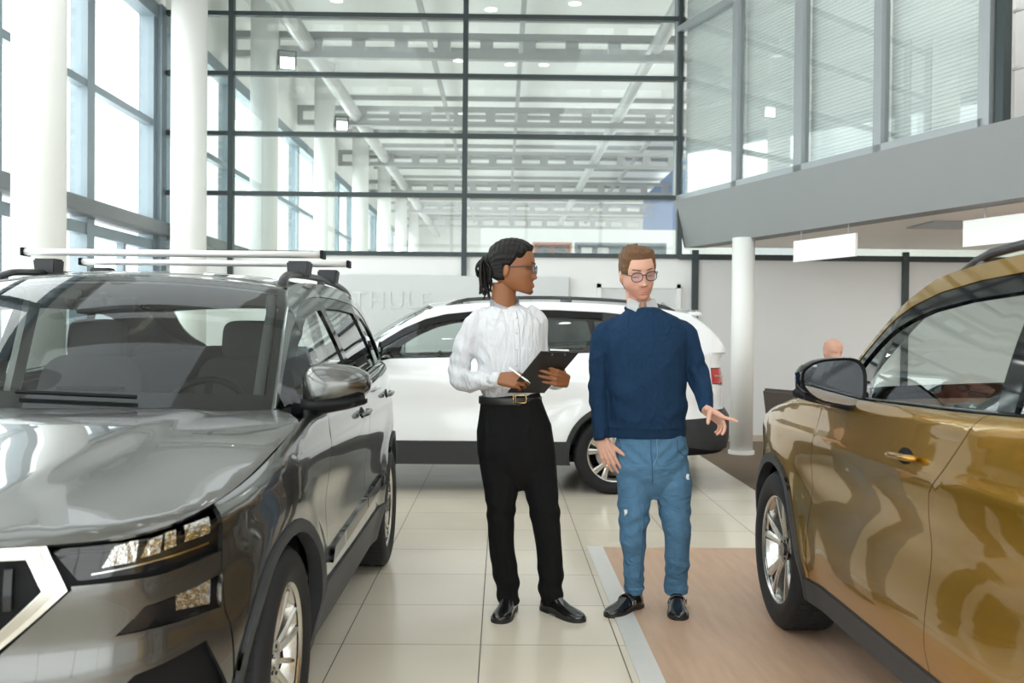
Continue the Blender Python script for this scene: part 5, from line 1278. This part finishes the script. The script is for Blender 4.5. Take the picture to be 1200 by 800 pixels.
M['denim_pale'] = mat('faded_denim_stitch', (.22, .33, .44), .9)
seam('fly_seam', jn, xz((763, 514), (763, 530), (764, 545), (765, 565)), .0022, 'denim_dark', jn)
seam('fly_stitch', jn, xz((770, 514), (770, 534), (765, 545)), .0014, 'denim_pale', jn)
seam('pocket_seam', jn, xz((727, 516), (729, 526), (722, 536)), .002, 'denim_dark', jn); seam('pocket_seam', jn, xz((795, 516), (795, 527), (804, 536)), .002, 'denim_dark', jn)
seam('inseam', jn, xz((757, 590), (755, 630), (753, 684)), .0018, 'denim_dark', jn); seam('inseam', jn, xz((774, 590), (781, 640), (782, 684)), .0018, 'denim_dark', jn)
for (x, dy, r) in ((743, .065, 11.8), (792.5, .085, 13.8)):
    b = bmesh.new(); c_ = q(x, 687.5, dy); tube(b, [(c_[0]+r*s1*cos(t), c_[1]+.060*sin(t), c_[2]) for t in np.linspace(0, 2*pi, 25)], [(.003, .009)]*25, 8, caps=False); obj('hem', b, 'denim', jn, True)
shoe_at(pb, q(743, 690, .065), (-.150, -.165), .272); shoe_at(pb, q(792.5, 690, .085), (-.03, -.25))

# ------------------------------------------------------------------ man in the white shirt
Ya = 4.63
pa = thing('person', 'man in a white shirt and black trousers with tied-back locs, writing on a clipboard', 'person', (.13, Ya, 0))
O2 = np.array([.13, Ya, 0.]); q = lambda x, y, dy=0.: at(x, y, Ya+dy)-O2
s2 = Ya/FOC
HA_ = headM(q(600.5, 314.5, .0), radians(76), radians(2), radians(0), 1.05)
b = bmesh.new(); head_bm(b, HA_, lips=2.6, wide=1.6, nose=.72, fore=.008)
tube(b, [q(590, 385, .03), q(590, 358, .02), np.array(HA_ @ Vector((0, .035, .05)))], [(.09, .07), (.060, .060), (.057, .054)], 20, up=(0, 1, 0))
shR, elR, wrR = q(556, 378, .02), q(543, 438, .02), q(584, 444, -.20)
shL, elL, wrL = q(630, 374, .04), q(637, 436, .07), q(656, 443, -.19)
armRp = [q(556, 379, .02), q(546, 408, .03), q(540, 432, .03), q(546, 444, -.01), q(562, 446, -.09), q(586, 445, -.21)]; armLp = [q(628, 376, .04), q(631, 405, .06), q(634, 432, .06), q(643, 443, -.04), q(659, 446, -.19)]
for A_ in (armLp, armRp): n_ = len(A_)-1; tube(b, catmull(A_, 5), list(np.linspace(.032, .024, n_*5+1)), 14)
tube(b, [q(600, 480, .03), q(598, 420, .03), q(592, 385, .03)], [(.10, .07), (.11, .07), (.12, .06)], 20, up=(0, 1, 0)); tube(b, [q(556, 380, .02), q(592, 376, .03), q(630, 378, .04)], [.035, .05, .035], 14)
for x0, x1, xa in ((588, 587, 597), (620, 640, 645)): tube(b, [q(x0, 480, .02), q(x1, 615, .0), q(xa, 700, .04)], [.06, .045, .03], 14)
# writing hand: fingers closed on the pen
hand(b, q(588, 444, -.215), q(622, 447, -.27)-q(588, 444, -.215), (.25, .85, -.45), (0, .3, 1), [(38, 40), (42, 45), (46, 48), (50, 50)], spread=(.05, .0, -.02, -.05), thumb=(.75, .15, .65), tc=.6, sc=.98)
# holding hand: fingers on the underside of the board, thumb over its edge
wl = q(663, 446, -.20)
hand(b, wl, (-.62, -.72, .22), (-.75, .62, .15), (.0, -.2, 1), [(32, 16), (30, 14), (30, 14), (30, 14)], spread=(.12, .03, -.05, -.14), thumb=(.1, .9, .55), tc=.2, sc=.98)
hi2 = HA_.inverted()
def tone_a(P):
    H_ = (np.array(hi2.to_3x3()) @ P.T).T+np.array(hi2.translation); x, y, z = H_.T; c = np.ones((len(P), 3)); fr_ = (y < -.02)
    lip = np.exp(-(x/.022)**4-((z-.0425)/.009)**4)*fr_; c *= 1-lip[:, None]*np.array([-.25, .05, -.1])
    st = (np.exp(-((z-.008)/.014)**2-(x/.03)**2)+.7*np.exp(-((z-.057)/.005)**2-(x/.02)**2))*fr_; c *= 1-np.clip(st, 0, 1)[:, None]*.6
    ey = np.exp(-((np.abs(x)-.033)/.014)**4-((z-.1165)/.004)**2)*fr_; c *= 1-ey[:, None]*.7
    return np.clip(c, .02, 1.4)
organic('body', b, .0036, 2, 'skin_brown', pa, attr=tone_a)
def hair_a(x, y, z, ph):
    c = cos(ph); ax = abs(x)
    if c > .35: edge = .190-.03*smf(ax, .04, .068)
    elif c > .0: edge = .135-.02*(1-c/.35)+.03*(c/.35)
    elif c > -.2: edge = .120
    else: edge = .06
    t = max(-1, min(1, (z-edge)/.014)); u_ = math.atan2(x, z-.10)
    tex = .0028*abs(sin(u_*15))+.0012*sin(y*330)
    return (.009+.013*smf(z, .12, .2)+tex)*t if t > 0 else -.012*(-t)-.002
ha = hcap('hair', HA_, hair_a, 'hair_black', pa, 80, 150)
tie = q(571, 305, .01)
b = bmesh.new(); sph(b, tie+[.012, 0, -.002], .034, 18, (.9, .9, 1.1)); obj('hair_bun', b, 'hair_black', ha, True)
b = bmesh.new(); tube(b, [tie+[-.002+.005*sin(t), .024*cos(t), .028*sin(t)] for t in np.linspace(0, 2*pi, 21)], .005, 8, caps=False); obj('hair_tie', b, 'matt', ha, True)
rs = random.Random(5)
for k in range(36):
    a = rs.uniform(0, 2*pi); rr = rs.uniform(.2, 1)
    st_ = tie+np.array([.004, .020*rr*cos(a), .020*rr*sin(a)]); L_ = rs.uniform(.10, .175); out = rs.uniform(-.050, .022); dyy = rs.uniform(-.035, .035)
    if k < 3: L_ = .07; out = -.068
    pts = [st_, st_+[-.018+out*.25, dyy*.3, .004-.01*rr], st_+[out*.75-.006, dyy*.8, -L_*.40], st_+[out*.8+.004*sin(k), dyy, -L_*.75], st_+[out*.7+.010*sin(k*2.1), dyy*1.1, -L_]]
    P_ = catmull(pts, 5); b = bmesh.new(); n_ = len(P_); tube(b, P_, [.0064*(1+.14*sin(i*2.4))*(1-.35*i/n_) for i in range(n_)], 8); obj('loc', b, 'hair_black', ha, True)
brow(pa, HA_, 'hair_black', .139, .003); glasses(pa, HA_, 'spec_lens', wire=.0018)
# shirt
b = bmesh.new()
tl = [(598, 468, 31, .094), (598, 459, 35, .106), (598, 445, 38, .118), (598, 425, 40, .122), (597, 400, 42, .122), (595, 384, 43, .115), (593.5, 372, 37, .100), (592, 363, 24, .080), (591.5, 357, 15.5, .062)]
tube(b, [q(x, y, .03) for x, y, w_, d_ in tl], [(w_*s2, d_) for x, y, w_, d_ in tl], 40, up=(0, 1, 0), power=2.25)
tube(b, catmull([q(572, 368, .03), q(556, 379, .02), q(545, 408, .03), q(537, 434, .04), q(541, 446, .0), q(560, 446, -.09), q(584, 445, -.20)], 5), list(np.interp(np.linspace(0, 6, 31), range(7), [.045, .056, .058, .056, .054, .050, .036])), 22)
tube(b, catmull([q(616, 364, .035), q(628, 376, .04), q(631, 405, .06), q(634, 432, .06), q(643, 443, -.04), q(657, 446, -.17)], 5), list(np.interp(np.linspace(0, 5, 26), range(6), [.045, .052, .050, .048, .042, .033])), 22)
def d_sh(P, N):
    x, y, z = P.T; d = wav(P, [(46, 8, 6, .0038, .3), (22, 0, 20, .0034, 1.1)])
    arm = sm(.17, .22, -x+.0); d += arm*(.0035*np.sin((z*1.2+x*.8)*75+y*20+np.sin(x*30))*np.exp(-((z-1.17)/.12)**2)+.002*np.sin(x*90+z*30))
    d += .005*np.sin(z*85+x*20+np.sin(x*25)*1.5)*(z < 1.16)*(np.abs(x) < .16)
    return d
for a_ in ([(580, 360, .04), (568, 366, .045), (555, 377, .05)], [(604, 360, .04), (616, 365, .045), (629, 375, .047)]): tube(b, [q(x, y+8, .03) for x, y, r in a_], [r for x, y, r in a_], 20)
sh = organic('shirt', b, .0062, 7, 'shirt', pa, disp=d_sh)
nk = q(591.5, 355, .025)
b = bmesh.new(); V = []
for t in np.linspace(-pi/2+.20+.35, 3*pi/2-.20+.35, 31):
    fr_ = max(0, -sin(t-.35)); V.append([b.verts.new((nk[0]+.073*cos(t), nk[1]+.070*sin(t), nk[2]-.012+.014*sin(t)-.030*fr_**2)), b.verts.new((nk[0]+.069*cos(t), nk[1]+.066*sin(t), nk[2]+.024+.016*sin(t)-.030*fr_**2))])
for i in range(30): b.faces.new((V[i][0], V[i+1][0], V[i+1][1], V[i][1]))
bmesh.ops.solidify(b, geom=b.faces[:], thickness=.004); bmesh.ops.recalc_face_normals(b, faces=b.faces); obj('collar_band', b, 'shirt', sh, True)
seam('placket', sh, xz((602.5, 364), (604.5, 378), (606, 395), (606.5, 418), (606, 436)), .0022, 'shirt', sh, flat=.013)
for y in (372, 390, 409, 428):
    v = xz((605.3, y), (605.3, y+1)); seam('button', sh, v, .0042, 'silver', sh, n=2, lift=.003)
for c0_, c1_, r in ((q(577, 445, -.165), q(587, 444.6, -.212), .0345), (q(652, 445.5, -.135), q(659, 446, -.185), .032)):
    b = bmesh.new(); tube(b, [c0_, (c0_+c1_)/2, c1_], [r*1.03, r*1.03, r], 24); obj('cuff', b, 'shirt', sh, True)
# skin of the exposed throat is the body itself; trousers
b = bmesh.new()
tube(b, [q(598, 462, .03), q(599, 475, .03), q(602, 500, .03), q(605, 527, .03), q(607, 546, .03), q(608, 562, .03), q(609, 574, .03)], [(.145, .103), (.155, .108), (.182, .124), (.188, .124), (.165, .11), (.10, .08), (.04, .05)], 36, up=(0, 1, 0), power=2.3)
lg = [(583, 500, 24, .10, .03), (584, 535, 23, .10, .03), (587.5, 571, 20.5, .092, .02), (587, 600, 17, .082, .01), (588, 640, 15, .074, .02), (593, 672, 15, .070, .03), (597, 706, 12, .060, .035)]
rg = [(623, 500, 24, .10, .03), (629, 535, 23, .10, .03), (634, 571, 20.5, .092, .02), (638, 600, 18, .082, .01), (643, 640, 15.5, .074, .02), (645, 672, 15.5, .070, .03), (645.5, 706, 13.5, .062, .035)]
for G_ in (lg, rg): tube(b, catmull([q(a[0], a[1], a[4]) for a in G_], 4), [tuple(v) for v in catmull([(a[2]*s2, a[3]) for a in G_], 4)], 28, up=(0, 1, 0))
def d_tr(P, N):
    x, y, z = P.T; d = wav(P, [(20, 8, 6, .002, .9)]); return d+.006*np.sin(z*60+x*18)*(1-sm(.10, .28, z))+.004*np.sin(z*70+x*30)*np.exp(-((z-.50)/.06)**2)
tr = organic('trousers', b, .0065, 3, 'trouser', pa, disp=d_tr)
M['trouser_crease'] = mat('black_trouser_edge', (.010, .010, .011), .9, spec=.1)
seam('pressed_crease', tr, xz((584, 545), (587, 600), (589, 650), (595, 695)), .0022, 'trouser_crease', tr); seam('pressed_crease', tr, xz((628, 540), (637, 600), (643, 650), (645, 695)), .0022, 'trouser_crease', tr)
seam('fly_seam', tr, xz((607, 478), (608, 505), (609, 535)), .0022, 'trouser_crease', tr); seam('pocket_seam', tr, xz((567, 478), (564, 490), (560, 505)), .002, 'trouser_crease', tr); seam('pocket_seam', tr, xz((634, 478), (640, 490), (645, 505)), .002, 'trouser_crease', tr)
b = bmesh.new(); wc = q(598, 468, .03); pts = [(wc[0]+.150*cos(t), wc[1]+.109*sin(t), wc[2]-.002) for t in np.linspace(0, 2*pi, 41)]; tube(b, pts, [(.004, .0185)]*41, 10, caps=False, power=4, up=(0, 0, 1)); bl = obj('belt', b, 'belt', tr, True)
b = bmesh.new(); c_ = q(610, 467.5, -.088); tube(b, [c_+np.array(v) for v in ((-.024, 0, -.018), (.024, 0, -.018), (.028, .0, 0), (.024, 0, .018), (-.024, 0, .018), (-.024, 0, -.018))], .0032, 8); obj('buckle', b, 'brass', bl, True)
b = bmesh.new(); c_ = q(601.5, 467.5, -.086); tube(b, [c_+[0, 0, -.021], c_+[0, 0, .021]], .003, 8); obj('belt_loop', b, 'brass', bl, True)
shoe_at(pa, q(597, 706, .035), (-.05, -.20), .27, False); shoe_at(pa, q(645, 706, .035), (.15, -.19), .285, False)
# clipboard and pen (held things)
TL, TR = at(634, 412, 4.24), at(678, 413.5, 4.33); BL = at(595, 460, 4.42); BR = BL+(TR-TL)
cb = thing('clipboard', 'black clipboard tilted in the hands of the man in the white shirt', 'clipboard', tuple(BL)); o_ = BL
e1 = (TR-TL); e2 = (TL-BL); n_ = np.cross(e1, e2); n_ /= np.linalg.norm(n_); n_ = n_ if n_[2] > 0 else -n_
def cbx(name, u0, u1, v0, v1, h0, h1, m, par=None):
    b = bmesh.new(); V = [b.verts.new(e1*u+e2*v+n_*h) for h in (h0, h1) for u, v in ((u0, v0), (u1, v0), (u1, v1), (u0, v1))]
    b.faces.new(V[:4][::-1]); b.faces.new(V[4:])
    for i in range(4): b.faces.new((V[i], V[(i+1) % 4], V[4+(i+1) % 4], V[4+i]))
    bmesh.ops.recalc_face_normals(b, faces=b.faces); return obj(name, b, m, cb)
cbx('board', 0, 1, 0, 1, 0, .004, 'belt'); cbx('paper', .05, .95, .03, .93, .004, .006, 'white'); cbx('clip', .25, .75, .93, 1.01, .006, .016, 'silver')
for u_ in (.33, .67):
    b = bmesh.new(); c_ = e1*u_+e2*.955; cyl(b, c_-n_*.003, c_, .004, seg=12); obj('rivet', b, 'silver', cb)
p0, p1 = at(597, 431, 4.40), at(621.5, 448.5, 4.315)
pn = thing('pen', 'slim white and silver pen in the writing hand of the man in the white shirt', 'pen', tuple(p0)); dv = p1-p0
obj('barrel', cyl(bmesh.new(), (0, 0, 0), tuple(dv*.9), .0042, seg=12), 'white', pn, True); obj('tip', cyl(bmesh.new(), tuple(dv*.9), tuple(dv), .0042, .001, seg=12), 'silver', pn, True)

# ------------------------------------------------------------------ seated bald man far behind the gold car
Yc = 8.8; xc = (979-589.6)*Yc/FOC
pc = thing('person', 'bald man seated far back, only the top of his head above the gold car', 'person', (xc, Yc, 0))
HC = headM((0, 0, 1.195), radians(15), radians(12), 0, 1.0); b = bmesh.new(); head_bm(b, HC)
tube(b, [(0, .02, .60), (0, .03, .75), (0, .03, .98), (0, .02, 1.06), (0, .01, 1.14)], [(.16, .11), (.15, .10), (.18, .10), (.07, .06), (.055, .055)], 20, up=(0, 1, 0))
for sg in (1, -1):
    tube(b, [(sg*.17, .03, .97), (sg*.22, -.02, .72), (sg*.16, -.22, .78)], [.045, .036, .026], 12); hand(b, (sg*.16, -.22, .78), (-sg*.2, -1, -.02), (0, 0, -1), (-sg, 0, 0), [(8, 8)]*4)
    tube(b, [(sg*.09, 0, .60), (sg*.11, -.42, .56), (sg*.11, -.40, .10), (sg*.11, -.50, .05)], [.075, .06, .045, .04], 12)
organic('body', b, .006, 2, 'skin_fair', pc, attr=lambda P: np.ones((len(P), 3)))
b = bmesh.new(); tube(b, [(0, .02, .60), (0, .03, .75), (0, .03, .97), (0, .025, 1.05)], [(.18, .13), (.17, .12), (.20, .12), (.09, .075)], 24, up=(0, 1, 0))
for sg in (1, -1): tube(b, [(sg*.17, .03, .97), (sg*.22, -.02, .72), (sg*.17, -.20, .775)], [.06, .05, .038], 14)
organic('shirt', b, .009, 3, 'wallgrey', pc)
b = bmesh.new()
for sg in (1, -1): tube(b, [(sg*.07, .05, .59), (sg*.11, -.42, .56), (sg*.11, -.41, .46), (sg*.11, -.40, .09)], [.095, .08, .075, .055], 16)
organic('trousers', b, .009, 2, 'trouser', pc)
for sg in (1, -1): shoe(pc, (sg*.11, -.36), (sg*.12, -.63), strap=False)
M['chair_brown'] = mat('dark_brown_upholstery', (.045, .032, .026), .6, noise=.15, nscale=30); M['woodarm'] = mat('red_brown_wood', (.10, .04, .02), .4, noise=.2, nscale=12)
def chair(loc, rz, lab, zt=.92):
    t = thing('office_chair', lab, 'chair', loc, rz)
    obj('seat', box((-.24, -.24, .42), (.24, .24, .49), .02), 'chair_brown', t)
    b = bmesh.new(); bmesh.ops.create_cube(b, size=1, matrix=Matrix.Translation((0, .27, (.5+zt)/2)) @ Matrix.Rotation(radians(-10), 4, 'X') @ Matrix.Diagonal((.44, .05, zt-.5, 1))); bmesh.ops.bevel(b, geom=b.edges[:], offset=.02, segments=3, affect='EDGES'); obj('backrest', b, 'chair_brown', t, False)
    for sx in (-1, 1):
        for sy in (-1, 1): b = bmesh.new(); cyl(b, (sx*.21, sy*.2, .43), (sx*.23, sy*.23, 0), .016, seg=10); obj('leg', b, 'woodarm', t, True)
        b = bmesh.new(); bx(b, (sx*.26-.02, -.2, .64), (sx*.26+.02, .24, .67), .008); bx(b, (sx*.26-.015, -.16, .45), (sx*.26+.015, -.12, .65)); bx(b, (sx*.26-.015, .14, .45), (sx*.26+.015, .18, .65)); bx(b, (min(sx*.2, sx*.26), -.02, .45), (max(sx*.2, sx*.26), .02, .48)); obj('armrest', b, 'woodarm', t)
    return t
chair((2.44, 7.5, 0), radians(118), 'dark brown armchair with its back up, just past the nose of the gold car', .93)
chair((xc, Yc+.10, 0), 0, 'dark brown armchair under the seated bald man', .95)
t = thing('desk', 'white desk in front of the seated bald man, hidden behind the gold car', 'desk', (xc+.20, Yc-.70, 0))
obj('desktop', box((-.5, -.34, .70), (.6, .30, .735), .005), 'white', t)
for sx in (-1, 1):
    for sy in (-.3, .26): obj('leg', box((sx*.46-.025, sy-.025, 0), (sx*.46+.025, sy+.025, .70)), 'alu', t)
